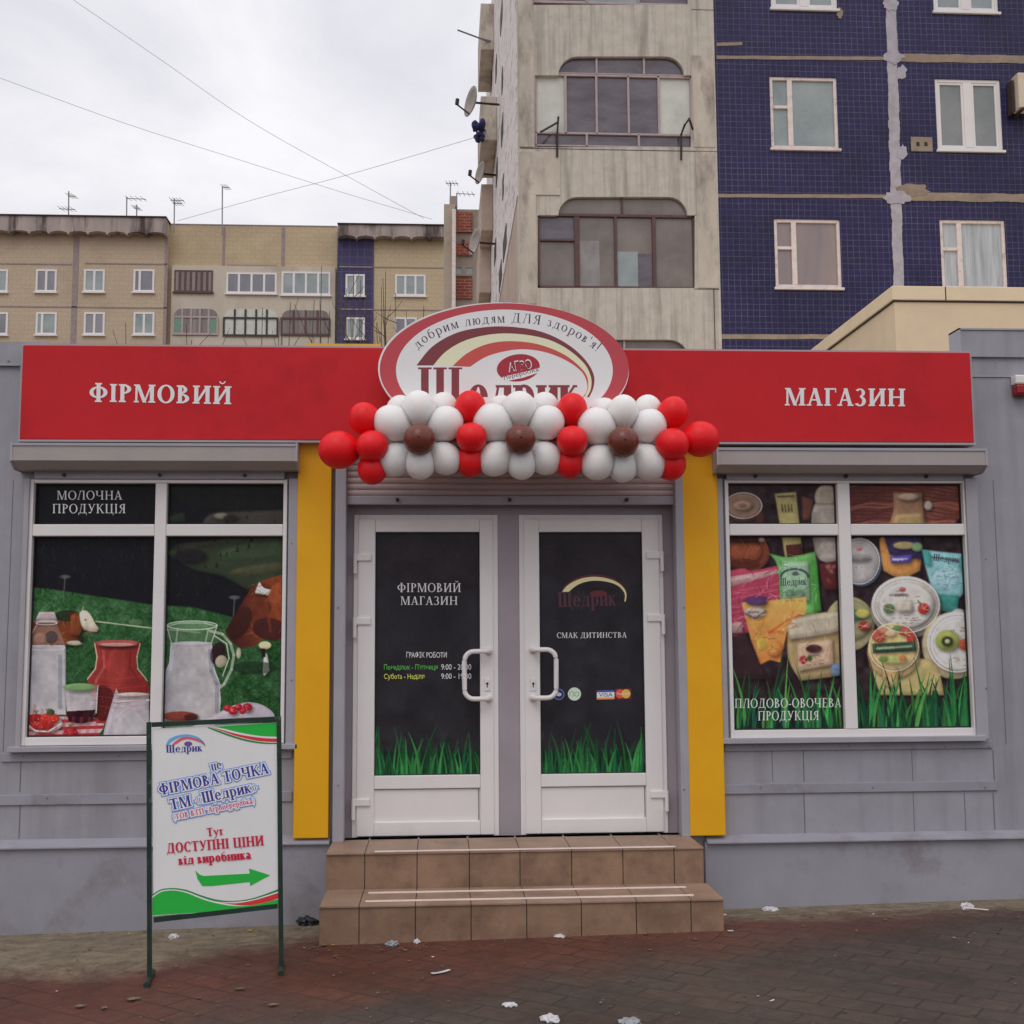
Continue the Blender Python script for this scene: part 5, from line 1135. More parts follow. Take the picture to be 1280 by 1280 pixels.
# ------------------------------------------------------------------ balloon garland
gar = thing('balloon_garland', 'garland of white balloon flowers with brown centres and red balloons over the door', 'balloons', (.45, 7.2, 2.75))
bal = {'white': mat('white_latex', (.90, .86, .84), rough=.48, spec=.3, var=.02, scale=6, sub=1.0), 'red': mat('red_latex', (.86, .012, .018), rough=.42, spec=.3, var=.05, scale=5, sub=.4), 'brown': mat('brown_latex', (.17, .040, .025), rough=.28, spec=.45, var=.05, scale=5)}
def balloon(kind, cx, cy, r, Y, axis=(0, 1, 0), el=1.10):
    """latex balloon; axis points to its knot"""
    c = at(380 + cx / 2.3704, 370 + cy / 2.3704, Y); R_ = r * 1.02 / 2.3704 / F_PX * (Y * 1.02)
    ax = Vector(axis).normalized(); bm = bmesh.new()
    bmesh.ops.create_uvsphere(bm, u_segments=28, v_segments=18, radius=1)
    for v in bm.verts:
        z = v.co.z
        if kind == 'brown': v.co.z *= el; continue
        s = 1 - .16 * max(0, z) ** 2
        v.co.x *= s; v.co.y *= s; v.co.z = z * el + (.05 * max(0, z) ** 6)
    g = bmesh.ops.create_cone(bm, cap_ends=True, segments=12, radius1=.03, radius2=.11 if kind != 'brown' else .075, depth=.10 if kind != 'brown' else .03)
    for v in g['verts']: v.co.z = el + (.09 + v.co.z if kind != 'brown' else v.co.z)
    me = bpy.data.meshes.new('balloon'); bm.to_mesh(me); bm.free(); me.materials.append(bal[kind])
    for f in me.polygons: f.use_smooth = True
    o = bpy.data.objects.new(kind + '_balloon', me); C.objects.link(o)
    q = ax.to_track_quat('Z', 'Y'); o.rotation_mode = 'QUATERNION'
    q = q @ Matrix.Rotation(random.uniform(0, 6), 3, 'Z').to_quaternion()
    k = R_ * random.uniform(.96, 1.04)
    o.matrix_world = Matrix.LocRotScale(c, q, Vector((k, k, k)))
    o.parent = gar; o.matrix_parent_inverse = mw(gar).inverted(); o.location = c; o.rotation_quaternion = q; o.scale = (k, k, k)
    return o
for cx, cy, dx in ((342, 425, 0), (641, 425, 0), (946, 432, 0)):
    pet = [(0, -88, 49), (77, -46, 53), (73, 57, 50), (0, 71, 47), (-73, 57, 50), (-78, -46, 53)]
    for x, y, r in pet:
        x, y = cx + x + random.uniform(-3, 3), cy + y + random.uniform(-3, 3)
        d = Vector((cx - x, 0, y - cy)).normalized()
        balloon('white', x, y, r * random.uniform(.95, 1.05), 7.15 + random.uniform(-.012, .02), (d.x, .4, d.z), random.uniform(1.08, 1.2))
    for x, y in ((72, -94), (-56, -84), (40, 10), (-40, 10), (0, -20)): balloon('white', cx + x, cy + y, 42, 7.245, (0, .3, -1))
    balloon('brown', cx, cy, 46, 7.03, (random.uniform(-.08, .08), -1, random.uniform(-.08, .08)), 1.04)
for x, y, r, Y, ax in ((180, 366, 45, 7.17, (.4, .3, -1)), (105, 456, 56, 7.15, (1, .2, .05)), (203, 445, 47, 7.09, (.6, .8, .2)), (203, 512, 45, 7.16, (.1, .5, 1)),
                       (493, 330, 46, 7.17, (0, .3, -1)), (496, 420, 46, 7.08, (0, 1, 0)), (493, 488, 43, 7.16, (0, .4, 1)),
                       (795, 336, 45, 7.17, (0, .3, -1)), (795, 430, 47, 7.08, (0, 1, 0)), (786, 495, 43, 7.16, (0, .4, 1)),
                       (1093, 347, 46, 7.17, (-.3, .3, -1)), (1090, 440, 50, 7.09, (-.5, .8, .1)), (1173, 424, 51, 7.15, (-1, .2, -.05)), (1085, 497, 45, 7.17, (-.1, .5, 1))):
    balloon('red', x, y, r, Y, ax)

# ------------------------------------------------------------------ pavement sign
fl = at_g(187, 1226); fr = at_g(351.5, 1212)
gl0 = Vector((fl.x, fl.y, gz(fl.x, fl.y))); gr0 = Vector((fr.x, fr.y, gz(fr.x, fr.y)))
hx = (gr0 - gl0); hx.z = 0; hx.normalize(); nS = Vector((hx.y, -hx.x, 0))
sign = thing('pavement_sign', 'white printed pavement sign with green waves and an arrow in a dark green frame', 'sign', tuple((gl0 + gr0) / 2))
fs = lambda px, py: at_pl(px, py, gl0, nS)
b = MB()
TL, TR, BL, BR = fs(186, 906), fs(348.5, 898.5), fs(188.5, 1150), fs(350, 1132)
def bar(a, c, w=.0115):
    d = (c - a).normalized(); s_ = nS.cross(d).normalized()
    A = [a + s_ * i * w + nS * j * w for i, j in ((-1, -1), (1, -1), (1, 1), (-1, 1))]; B = [c + s_ * i * w + nS * j * w for i, j in ((-1, -1), (1, -1), (1, 1), (-1, 1))]
    b.hexa(A, B)
zTop = (TL.z + TR.z) / 2; zBot = (BL.z + BR.z) / 2
tl, tr = Vector((TL.x, TL.y, TL.z)), Vector((TR.x, TR.y, TR.z))
bar(Vector((gl0.x, gl0.y, gl0.z + .014)), tl + Vector((0, 0, .013))); bar(Vector((gr0.x, gr0.y, gr0.z + .014)), tr + Vector((0, 0, .013)))
bar(tl + hx * .0135, tr - hx * .0135); bar(BL + hx * .0135, BR - hx * .0135)
b.build('frame', M['sign_green'], sign)
for g0 in (gl0, gr0):
    b = MB(); nf = (nS * .25 + Vector((.10, -1, 0))).normalized(); f0, f1 = g0 + nf * .095, g0 - nf * .13
    f0.z = gz(f0.x, f0.y) + .012; f1.z = gz(f1.x, f1.y) + .012
    b.tube([f0, f1], .013, 8); b.tube([f0 + nf * .002, f0 + nf * .03], .015, 8)
    b.build('foot', M['sign_green'], sign)
pc = [fs(190, 911), fs(346, 903), fs(347.5, 1129), fs(192, 1145)]
pb = MB(); pb.hexa([p_ - nS * .004 for p_ in pc], [p_ + nS * .004 for p_ in pc])
pb.build('panel', mat('white_board', alb(172, 172, 186, .44), rough=.35, var=.04, scale=3, bump=.06, bscale=3), sign)
c8 = lambda pts: [(180 + x / 4.7389, 890 + y / 4.7407) for x, y in pts]
pr = Print(fs, nS, .0046)
grn, grn2, redc, cre = alb(30, 132, 48, .44), alb(36, 100, 52, .44), alb(158, 40, 44, .44), alb(206, 196, 170, .44)
pr.poly(smooth(c8([(372, 92), (430, 86), (790, 62), (786, 190), (700, 188), (600, 172), (500, 142), (420, 112)]), 5, True, 40), grn2); pr.layer()
pr.poly(smooth(c8([(385, 90), (440, 88), (790, 64), (786, 182), (700, 178), (600, 160), (500, 130), (430, 104)]), 5, True, 40), alb(196, 196, 200, .44)); pr.layer()
pr.poly(smooth(c8([(400, 90), (790, 64), (786, 178), (680, 172), (560, 146), (470, 116)]), 5, True, 40), redc); pr.layer()
pr.poly(smooth(c8([(402, 89), (790, 63), (786, 158), (690, 152), (570, 134), (470, 108)]), 5, True, 40), cre); pr.layer()
pr.poly(smooth(c8([(415, 88), (790, 63), (786, 146), (690, 142), (580, 124), (480, 100)]), 5, True, 40), grn); pr.layer()
pr.poly(smooth(c8([(50, 1080), (100, 1050), (170, 1042), (250, 1052), (340, 1085), (430, 1110), (530, 1118), (650, 1100), (795, 1048), (795, 1160), (50, 1206)]), 5, True, 40), grn2); pr.layer()
pr.poly(smooth(c8([(50, 1090), (100, 1058), (170, 1050), (250, 1062), (340, 1096), (430, 1122), (540, 1124), (650, 1108), (795, 1062), (795, 1160), (50, 1206)]), 5, True, 40), cre); pr.layer()
pr.poly(smooth(c8([(440, 1124), (540, 1132), (660, 1112), (795, 1070), (795, 1104), (690, 1138), (560, 1144)]), 5, True, 40), redc); pr.layer()
pr.poly(smooth(c8([(50, 1100), (100, 1066), (170, 1056), (250, 1070), (340, 1106), (430, 1132), (540, 1148), (660, 1140), (795, 1108), (795, 1158), (50, 1204)]), 5, True, 40), grn); pr.layer()
pr.poly(c8([(304, 938), (330, 962), (352, 970), (626, 956), (622, 926), (748, 966), (628, 1030), (628, 1006), (400, 1030), (345, 1030), (318, 990)]), grn); pr.layer()
blu, nav, pale = alb(70, 110, 170, .44), alb(44, 46, 110, .44), alb(176, 186, 206, .44)
for sh_, cc in ((0, alb(76, 130, 190, .44)), (16, alb(176, 70, 84, .44))):
    oo = [(132 + sh_ * 2.2, 192), (150 + sh_ * 2, 160 + sh_), (200 + sh_, 138 + sh_), (262, 132 + sh_ * .9), (320, 148 + sh_ * .7), (352, 176), (364, 200)]
    ii = [(362, 204), (345, 184 + sh_ * .2), (315, 160 + sh_ * .8), (262, 146 + sh_ * .9), (208 + sh_, 152 + sh_), (165 + sh_ * 2, 174 + sh_ * .8), (148 + sh_ * 2.2, 192)]
    pr.poly(smooth(c8(oo), 4, False, 80) + smooth(c8(ii), 4, False, 80), cc)
pr.layer(); pr.ell(*c8([(262, 188)])[0], 5, 3, alb(84, 60, 110, .44)); pr.layer()
pr.text('Щедрик', c8([(130, 240)])[0], c8([(345, 232)])[0], 9.5, nav, w=.2)
def T(st, a, c, cap, col, halo=True, **kw):
    pr.text(st, c8([a])[0], c8([c])[0], cap, col, halo=blu if halo else None, halo_in=pale, halo_w=2.3 if halo else 0, **kw)
T('це', (402, 348), (462, 336), 12, nav, w=.2)
T('ФІРМОВА ТОЧКА', (95, 492), (742, 362), 13.5, nav, w=.2, t=.08)
T('ТМ «Щедрик»', (160, 582), (672, 468), 14, nav, w=.2, t=.08)
T('(ТОВ ВТП "Агропереробка)', (178, 638), (655, 538), 7, alb(160, 56, 90, .44), w=.2, t=.09)
rd = alb(146, 26, 50, .44)
T('Тут', (374, 736), (470, 726), 10.5, rd, False, w=.24, t=.09); T('ДОСТУПНІ ЦІНИ', (135, 836), (712, 788), 12.5, rd, False, w=.22, t=.09); T('від виробника', (207, 905), (634, 868), 11.5, rd, False, w=.26, t=.1)
pr.build('lettering', M['print'], sign)

# ------------------------------------------------------------------ alarm siren on the right
X0, X1, Z0, Z1 = rc(1270, 468, 1293, 493, 7.52)
sir = thing('alarm_siren', 'small white and red alarm siren box on the grey wall at the right edge', 'alarm', ((X0 + X1) / 2, 7.56, (Z0 + Z1) / 2))
zm = Z0 + (Z1 - Z0) * .52
MB().box(X0, X1, 7.52, YW - .001, zm, Z1, .012).build('housing', M['upvc'], sir)
MB().box(X0 + .003, X1 - .003, 7.515, YW - .001, Z0, zm - .0005, .014).build('red_lens', mat('red_lens', (.32, .01, .015), rough=.15), sir)

# ------------------------------------------------------------------ panel tower block behind, right
YT = 22.2
tower = thing('apartment_tower', 'tall panel apartment block with dark blue tiled wall and beige loggia stack', 'apartment block', (6, YT, 0))
M['tower_rib'] = rib_mat('boarded_concrete', alb(150, 144, 135, .5), pitch=.21, depth=.5, rough=.85, spec=.15, var=.12, streak=alb(96, 90, 84, .5), streak_amt=.6)
M['tower_flat'] = mat('stained_concrete', alb(149, 141, 131, .5), rough=.9, spec=.15, var=.16, scale=2.5, bump=.25, bscale=25, stretch=(1, 1, .4), dirt=alb(100, 92, 86, .5), dscale=2.2, dlo=.47, dhi=.70)
M['blue_tile'] = brick_mat('blue_tile', (.025, .018, .098), (.018, .013, .072), (.13, .12, .185), .118, .118, .0055, rough=.4, spec=.35, offset=0, bump=.3, blot=(.55, .55, .6), blot_scale=.5, blot_lo=.45, blot_hi=.7)
M['seam'] = mat('cement_seam', alb(134, 130, 136, .5), rough=.9, spec=.1, var=.14, scale=5, bump=.3, bscale=20, dirt=alb(116, 106, 104, .5), dscale=3)
M['seam_ochre'] = mat('ochre_seam', alb(116, 104, 92, .5), rough=.9, spec=.1, var=.2, scale=4, bump=.3, bscale=20, dirt=alb(90, 74, 70, .5), dscale=2)
M['old_white'] = mat('weathered_white_paint', alb(172, 160, 156, .5), rough=.55, var=.12, scale=8, dirt=alb(120, 104, 98, .5), dscale=6, dlo=.55, dhi=.75)
M['gl_curtain'] = glass_mat('curtained_glass', alb(92, 102, 104, .5), alb(122, 128, 128, .5), .9, (1.2, 1.2, 1.2))
M['gl_warm'] = glass_mat('warm_curtained_glass', alb(94, 86, 90, .5), alb(118, 104, 98, .5), 1.2, (2.0, 2.0, .3))
M['gl_dark'] = glass_mat('dark_glass', alb(54, 46, 54, .5), alb(82, 76, 84, .5), 1.6, (1, 1, 2.6))
M['gl_brown'] = glass_mat('brown_dusty_glass', alb(74, 66, 62, .5), alb(96, 88, 82, .5), 1.8, (1, 1, 1), rough=.2)
M['gl_frost'] = glass_mat('frosted_glass', alb(140, 142, 134, .5), alb(160, 160, 152, .5), 3, (1, 1, 1), rough=.4)
M['brown_frame'] = mat('brown_painted_frame', alb(70, 50, 48, .5), rough=.6, var=.2, scale=12)
M['pale_frame'] = mat('pale_metal_frame', alb(132, 118, 118, .5), rough=.5, var=.12, scale=8)
PT = lambda px, py, Y=YT: (lambda v: (v.x, v.z))(at(px, py, Y))
xc0 = at(647, 150, YT).x; xc1 = (at(894, 20, YT).x + at(900, 420, YT).x) / 2
ztop = 20.0; zgrd = -.3
FL = PT(640, 184)[1] - PT(640, 6)[1]
def arch_hole(L_, R_, ytop, ymid, ybot, al, ar, k=.17):
    """stepped loggia opening: a wide rectangle with a narrower round-shouldered top"""
    h = ymid - ytop; pts = [(L_, ybot), (R_, ybot), (R_, ymid)]
    for i in range(7):
        a = math.pi / 2 * i / 6; pts.append((ar - 24 * (1 - math.cos(a)) - 2, ymid - h * math.sin(a)))
    for i in range(7):
        a = math.pi / 2 * (1 - i / 6); pts.append((al + 24 * (1 - math.cos(a)) + 2, ymid - h * math.sin(a)))
    return pts + [(L_, ymid)]
hA = arch_hole(668.5, 864, 70.5, 94, 184, 696, 857)
hB = arch_hole(672, 868.5, 246, 269, 360, 696, 861)
hC = [(664, 6), (860, 6), (860, -84), (852, -108), (690, -108), (664, -84)]
hD = arch_hole(676, 872, 424.5, 446, 536, 699, 862)
holes = [[PT(x, y) for x, y in h] for h in (hA, hB, hC, hD)]
MB().wall([(xc0, zgrd), (xc1, zgrd), (xc1, ztop), (xc0, ztop)], holes, YT, YT + .35).build('wall', M['tower_rib'], tower)
# smoother concrete margins and the panel seams of the loggia stack
b = MB()
for (xa, ya, xb, yb) in ((650, 187, 896, 187.8), (869, 268.5, 897, 269.2), (868, 361, 899, 361.8), (864, 12, 893, 12.6)):
    X0, X1, Z0, Z1 = rc(xa, ya, xb, yb, YT); b.box(X0, X1, YT - .004, YT + .001, Z0, Z1); b.build('panel_seam', M['rust'], tower); b = MB()
for (xa, ya, yb) in ((893, 362, 470),):
    X0, X1, Z0, Z1 = rc(xa, ya, xa + .9, yb, YT); b.box(X0, X1, YT - .005, YT + .001, Z0, Z1)
b.build('panel_seam', M['rust'], tower)
for k_, (xa, ya, xb, yb) in enumerate(((866, 70, 893, 184), (871, 190, 896, 360), (650, 190, 670, 380), (664, 190, 700, 244), (648, -20, 667, 184))):
    X0, X1, Z0, Z1 = rc(xa, ya, xb, yb, YT); X1 = min(X1, xc1 - .01); X0 = max(X0, xc0 + .01); MB().box(X0, X1, YT - .012 - .003 * k_, YT + .001, Z0, Z1, .003).build('margin_panel', M['tower_flat'], tower)
def glaze(hole_px, bars, panes_, frame_m, label):
    """loggia glazing: frame bars are (x0,y0,x1,y1) in photo pixels; panes (x0,y0,x1,y1,material)"""
    b = MB()
    for q in bars:
        X0, X1, Z0, Z1 = rc(*q, YT + .06); b.box(X0, X1, YT + .04, YT + .11, Z0, Z1, .006)
    g = b.build('loggia_glazing', frame_m, tower); g['label'] = label
    for x0, y0, x1, y1, mm in panes_:
        X0, X1, Z0, Z1 = rc(x0, y0, x1, y1, YT + .1)
        MB().box(X0 - .02, X1 + .02, YT + .085 + random.uniform(0, .008), YT + .10, Z0 - .02, Z1 + .02).build('pane', mm, g)
    X0, X1, Z0, Z1 = rc(min(p[0] for p in hole_px), min(p[1] for p in hole_px), max(p[0] for p in hole_px), max(p[1] for p in hole_px), YT)
    MB().box(X0 - .1, X1 + .1, YT + .36, YT + .40, Z0 - .1, Z1 + .1).build('backing', M['gasket'], g)
cu2 = glass_mat('dim_curtain_glass', alb(88, 82, 80, .5), alb(116, 112, 112, .5), 3, (1, 1, .6), rough=.2)
fr_, dk_, br_, cu_ = M['gl_frost'], M['gl_dark'], M['gl_brown'], M['gl_curtain']
A = [(669, 94, 865, 96.5), (669, 166.5, 865, 169), (669, 182.5, 865, 184.5), (668.5, 94, 671, 184), (862.5, 94, 865, 184)] + [(x - 1.4, 95, x + 1.4, 168) for x in (707, 745.6, 785.5, 823.4)] + [(x - 1.4, 168, x + 1.4, 184) for x in (733.4, 798.4)] + [(x - 1.3, 71, x + 1.3, 95) for x in (745.6, 804.8)] + [(697, 92.5, 857, 94)]
xs_ = [669, 707, 745.6, 785.5, 823.4, 865]
glaze(hA, A, [(xs_[i], 95, xs_[i + 1], 168, fr_ if i in (0, 4) else dk_) for i in range(5)] + [(a, 168, c, 184, dk_) for a, c in ((669, 733.4), (733.4, 798.4), (798.4, 865))] + [(a, 70, c, 94, dk_) for a, c in ((696, 745.6), (745.6, 804.8), (804.8, 858))], M['pale_frame'], 'glazing with two frosted end panes and a low strip of panes')
B = [(672, 268, 870, 271.5), (672, 358, 870, 361), (672, 268, 675, 360), (866, 268, 869.5, 360), (718, 271, 724.5, 359), (768, 271, 771.5, 359), (815.5, 271, 820, 359), (675, 299, 719, 301.5), (776.5, 247, 779, 269)]
glaze(hB, B, [(672, 270, 720, 300, dk_), (672, 300, 720, 360, br_), (722, 270, 770, 300, br_), (722, 300, 748, 360, cu2), (748, 300, 770, 360, br_), (770, 270, 818, 316, br_), (770, 316, 796, 360, cu_), (796, 316, 818, 360, dk_), (818, 270, 870, 360, br_), (696, 245, 778, 269, M['gl_brown']), (778, 245, 862, 269, M['gl_brown'])], M['brown_frame'], 'brown framed glazing with a narrow vent pane at the left')
# things stored behind the dusty brown glazing are seen through it: a pale cupboard
Cb = [(664, 3, 862, 6), (664, -14, 862, -12), (664, -14, 667, 6), (859, -14, 862, 6), (732, -13, 734, 5), (797, -13, 799, 5)]
glaze(hC, Cb, [(664, -12, 733, 6, dk_), (733, -12, 798, 6, cu_), (798, -12, 862, 6, dk_), (664, -108, 862, -14, dk_)], M['pale_frame'], 'cut off at the top of the photo')
Db = [(676, 444, 872, 447), (779, 425, 781.5, 446), (699, 428, 703, 446), (857, 428, 861, 446)]
glaze(hD, Db, [(698, 424, 780, 446, M['gl_brown']), (780, 424, 864, 446, M['gl_brown']), (676, 446, 872, 536, br_)], M['pale_frame'], 'arched top just above the banner')
# rusty clothesline brackets and the rust they weep
for pts in ([(698, 146, .0), (696.5, 168, .02), (696.5, 196, .02)], [(697, 153, .0), (676, 165, .35)]), ([(862, 148, .05), (856, 156, .25), (851.5, 168, .02), (851.5, 200, .02)], [(862, 150, .2), (866, 162, .05)]):
    b = MB()
    for l in pts: b.tube([at(x, y, YT - .02 - d) for x, y, d in l], .022, 6)
    b.build('clothesline_bracket', M['rust'], tower)
# blue tiled wall
def trect(x0, y0, x1, y1, Y=YT):
    X0, X1, Z0, Z1 = rc(x0, y0, x1, y1, Y); return [(X0, Z0), (X1, Z0), (X1, Z1), (X0, Z1)]
wins = [((963.5, 95, 1048, 185), 'old', M['gl_curtain']), ((1171, 98, 1253, 187), 'new', glass_mat('grey_room_glass', alb(74, 80, 82, .5), alb(108, 110, 110, .5), .9, (1, 1, .8))), ((969, 273, 1052, 359), 'old', M['gl_warm']), ((1177, 274, 1259, 361), 'old', glass_mat('net_curtain_glass', alb(108, 114, 118, .5), alb(150, 152, 154, .5), 3, (4, 4, .25))), ((963, -76, 1046, 10), 'new', M['gl_curtain']), ((1166, -72, 1247, 14), 'new', M['gl_curtain']), ((974, 451, 1056, 537), 'old', M['gl_dark'])]
XE = 22.0
MB().wall([(xc1, zgrd), (XE, zgrd), (XE, ztop), (xc1, ztop)], [trect(*w[0]) for w in wins], YT + .03, YT + .30).build('tiled_wall', M['blue_tile'], tower)
for (q, kind, gm) in wins:
    X0, X1, Z0, Z1 = rc(*q, YT); y0 = YT + .055; f = .065; b = MB(); up = M['upvc'] if kind == 'new' else M['old_white']
    b.box(X0, X0 + f, y0, y0 + .08, Z0, Z1, .006).box(X1 - f, X1, y0, y0 + .08, Z0, Z1, .006).box(X0 + f, X1 - f, y0, y0 + .08, Z0, Z0 + f, .006).box(X0 + f, X1 - f, y0, y0 + .08, Z1 - f, Z1, .006)
    if kind == 'new':
        xm = X0 + (X1 - X0) * .5; b.box(xm - .085, xm + .085, y0 - .004, y0 + .08, Z0 + f, Z1 - f, .008)
        for a, c in ((X0 + f, xm - .085), (xm + .085, X1 - f)):
            for r_ in ((a, a + .045, Z0 + f, Z1 - f), (c - .045, c, Z0 + f, Z1 - f), (a + .045, c - .045, Z0 + f, Z0 + f + .045), (a + .045, c - .045, Z1 - f - .045, Z1 - f)): b.box(r_[0], r_[1], y0 + .014, y0 + .07, r_[2], r_[3], .004)
        cells = [(X0 + f, xm - .085, Z0, Z1), (xm + .085, X1 - f, Z0, Z1)]
    else:
        xm = X0 + (X1 - X0) * .30; b.box(xm - .05, xm + .05, y0 - .003, y0 + .08, Z0 + f, Z1 - f, .008)
        zm = Z0 + (Z1 - Z0) * .58; b.box(X0 + f, xm - .05, y0, y0 + .08, zm - .03, zm + .03, .006)
        cells = [(X0 + f, xm, zm, Z1), (X0 + f, xm, Z0, zm), (xm, X1 - f, Z0, Z1)]
    b.box(X0 - .03, X1 + .03, YT - .02, y0 + .02, Z0 - .05, Z0 - .0005, .006)
    w = b.build('window', up, tower); w['label'] = 'two-sash white window' if kind == 'new' else 'weathered window with a small vent sash'
    for a, c, za, zb in cells: MB().box(a, c, y0 + .045, y0 + .05, za, zb).build('pane', gm, w)
    MB().box(X0, X1, YT + .26, YT + .29, Z0, Z1).build('backing', M['gasket'], w)
# cement-smeared seams between the tiled panels (uneven edges)
def seam(pts, ha, hb, mm, vertical):
    """ragged strip of cement a couple of centimetres proud of the tiles"""
    b = MB(); L0, R0 = [], []
    n = 44
    for i in range(n + 1):
        f = i / n; x = pts[0][0] + (pts[1][0] - pts[0][0]) * f; y = pts[0][1] + (pts[1][1] - pts[0][1]) * f
        j, k = (random.uniform(.92, 1.06) + .07 * math.sin(i * .5 + ha)) * ha, (random.uniform(.92, 1.06) + .07 * math.sin(i * .37 + hb)) * hb
        a, c = ((x - j, y), (x + k, y)) if vertical else ((x, y - j), (x, y + k))
        L0.append(PT(*a)); R0.append(PT(*c))
    b.prism(L0 + R0[::-1], YT + .012 + random.uniform(0, .006), YT + .031)
    b.build('cement_seam', mm, tower)
seam([(1113, -30), (1118, 150)], 6.5, 6.5, M['seam'], True); seam([(1118, 150), (1121, 246)], 7, 6.5, M['seam'], True); seam([(1121, 246), (1127, 430)], 7, 6, M['seam'], True)
for (xa, ya, xb, yb, h, mm) in ((896, 71, 1110, 72.5, 2.2, 'seam_ochre'), (1124, 71.5, 1300, 74, 5, 'seam_ochre'), (898, 244, 1115, 245, 2.2, 'seam_ochre'), (1128, 245, 1300, 247.5, 5.2, 'seam_ochre'), (899, 420.5, 1130, 421, 3, 'seam_ochre'), (896, 55, 928, 54, 2, 'seam_ochre')):
    seam([(xa, ya), (xb, yb)], h, h, M[mm], False)
def blob(cx, cy, rx_, ry_, mm, y=.006):
    pts = []
    for k in range(22):
        a = 2 * math.pi * k / 22; r_ = random.uniform(.75, 1.15); pts.append(PT(cx + rx_ * r_ * math.cos(a), cy + ry_ * r_ * math.sin(a)))
    MB().prism(pts, YT + y, YT + .031).build('cement_patch', mm, tower)
blob(1117, 71, 13, 9, M['seam']); blob(1122, 247, 18, 8, M['seam'], .004); blob(1142, 237, 20, 8, M['seam_ochre'], .008); blob(1128, 190, 6, 9, M['seam'], .008); blob(1127, 90, 7, 9, M['seam'], .009); blob(1114, 4, 10, 9, M['seam'], .005); blob(1050, 16, 4, 8, M['seam_ochre'])
X0, X1, Z0, Z1 = rc(1139, 171, 1166, 189, YT)
sp = MB().box(X0, X1, YT + .004, YT + .03, Z0, Z1, .008).build('cement_patch', M['seam_ochre'], tower)
b = MB()
for px in (1147.5, 1157.5): q = at(px, 180, YT); b.box(q.x - .03, q.x + .03, YT - .001, YT + .02, q.z - .04, q.z + .04)
b.build('socket_hole', M['gasket'], sp)
# gable wall running back on the left, peeling white coat, slits and the loggia boxes at its far end
YG = 37.0
gab = mat('peeling_white_coat', alb(178, 166, 166, .5), rough=.8, spec=.15, var=.14, scale=1.2, stretch=(1, 1.6, 9), bump=.4, bscale=8, dirt=alb(118, 106, 102, .5), dscale=.9, dlo=.52, dhi=.66)
gab2 = mat('bare_gable_concrete', alb(142, 128, 118, .5), rough=.9, spec=.1, var=.14, scale=1.5, bump=.4, bscale=12)
zgl = at_x(640, 288, xc0).z
MB().box(xc0, xc0 + .3, YT + .36, YG, zgrd, zgl).build('gable_wall', gab2, tower)
MB().box(xc0 - .015, xc0 + .3, YT + .02, YG, zgl + .001, ztop).build('gable_wall', gab, tower)
MB().box(xc0 + .01, XE, YG - .3, YG, zgrd, ztop).build('rear_wall', M['tower_flat'], tower)
MB().box(xc0 + .3, XE, YT + .5, YG - .3, ztop - .3, ztop - .01).build('roof', M['tower_flat'], tower)
b = MB()
for q in ((628, 5, 625.5, 37), (621, 73, 619.5, 99), (628.5, 87, 628, 108), (629, 149, 626.6, 176), (622, 205, 620, 226), (629.5, 222, 628.6, 243), (633, 292, 629, 316), (627, 338, 624, 352), (620, 300, 618, 330), (615, 90, 614, 110)):
    p0, p1 = at_x(q[0], q[1], xc0 - .02), at_x(q[2], q[3], xc0 - .02)
    y0, y1 = sorted((p0.y, p1.y)); y1 = max(y1, y0 + .5); z = (p0.z + p1.z) / 2
    MB().box(xc0 - .03, xc0 - .012, y0, y1, z - .24, z + .24).build('wall_slit', M['gasket'], tower)
b.bm.free()
for (x0, y0, x1, y1, Yb, mm) in ((601, 4, 613, 62, 31.5, M['tower_flat']), (601, 120, 615, 175, 30, M['tower_flat']), (601.5, 230, 614, 288, 32.5, gab2), (599, 300, 612, 366, 34, gab2)):
    X0, X1, Z0, Z1 = rc(x0, y0, x1, y1, Yb)
    MB().box(X0, xc0 - .016, Yb, Yb + 2.6, Z0, Z1, .02).build('gable_balcony', mm, tower)

# air conditioner at the right frame edge
X0, X1, Z0, Z1 = rc(1272, 92, 1325, 136, YT - .3)
ac = thing('air_conditioner', 'beige air conditioner unit on the blue tiled wall at the right edge', 'air conditioner', ((X0 + X1) / 2, YT, Z0))
MB().box(X0, X1, YT - .34, YT - .05, Z0, Z1, .02).build('casing', mat('ac_cream', alb(160, 148, 132, .5), rough=.5, var=.06), ac)
b = MB().box(X0 + .05, X0 + .09, YT - .36, YT + .02, Z0 - .05, Z0 - .002).box(X1 - .09, X1 - .05, YT - .36, YT + .02, Z0 - .05, Z0 - .002).box(X0 - .06, X0 - .02, YT - .2, YT + .02, Z0 - .02, Z1 - .1)
b.build('bracket', M['rust'], ac)

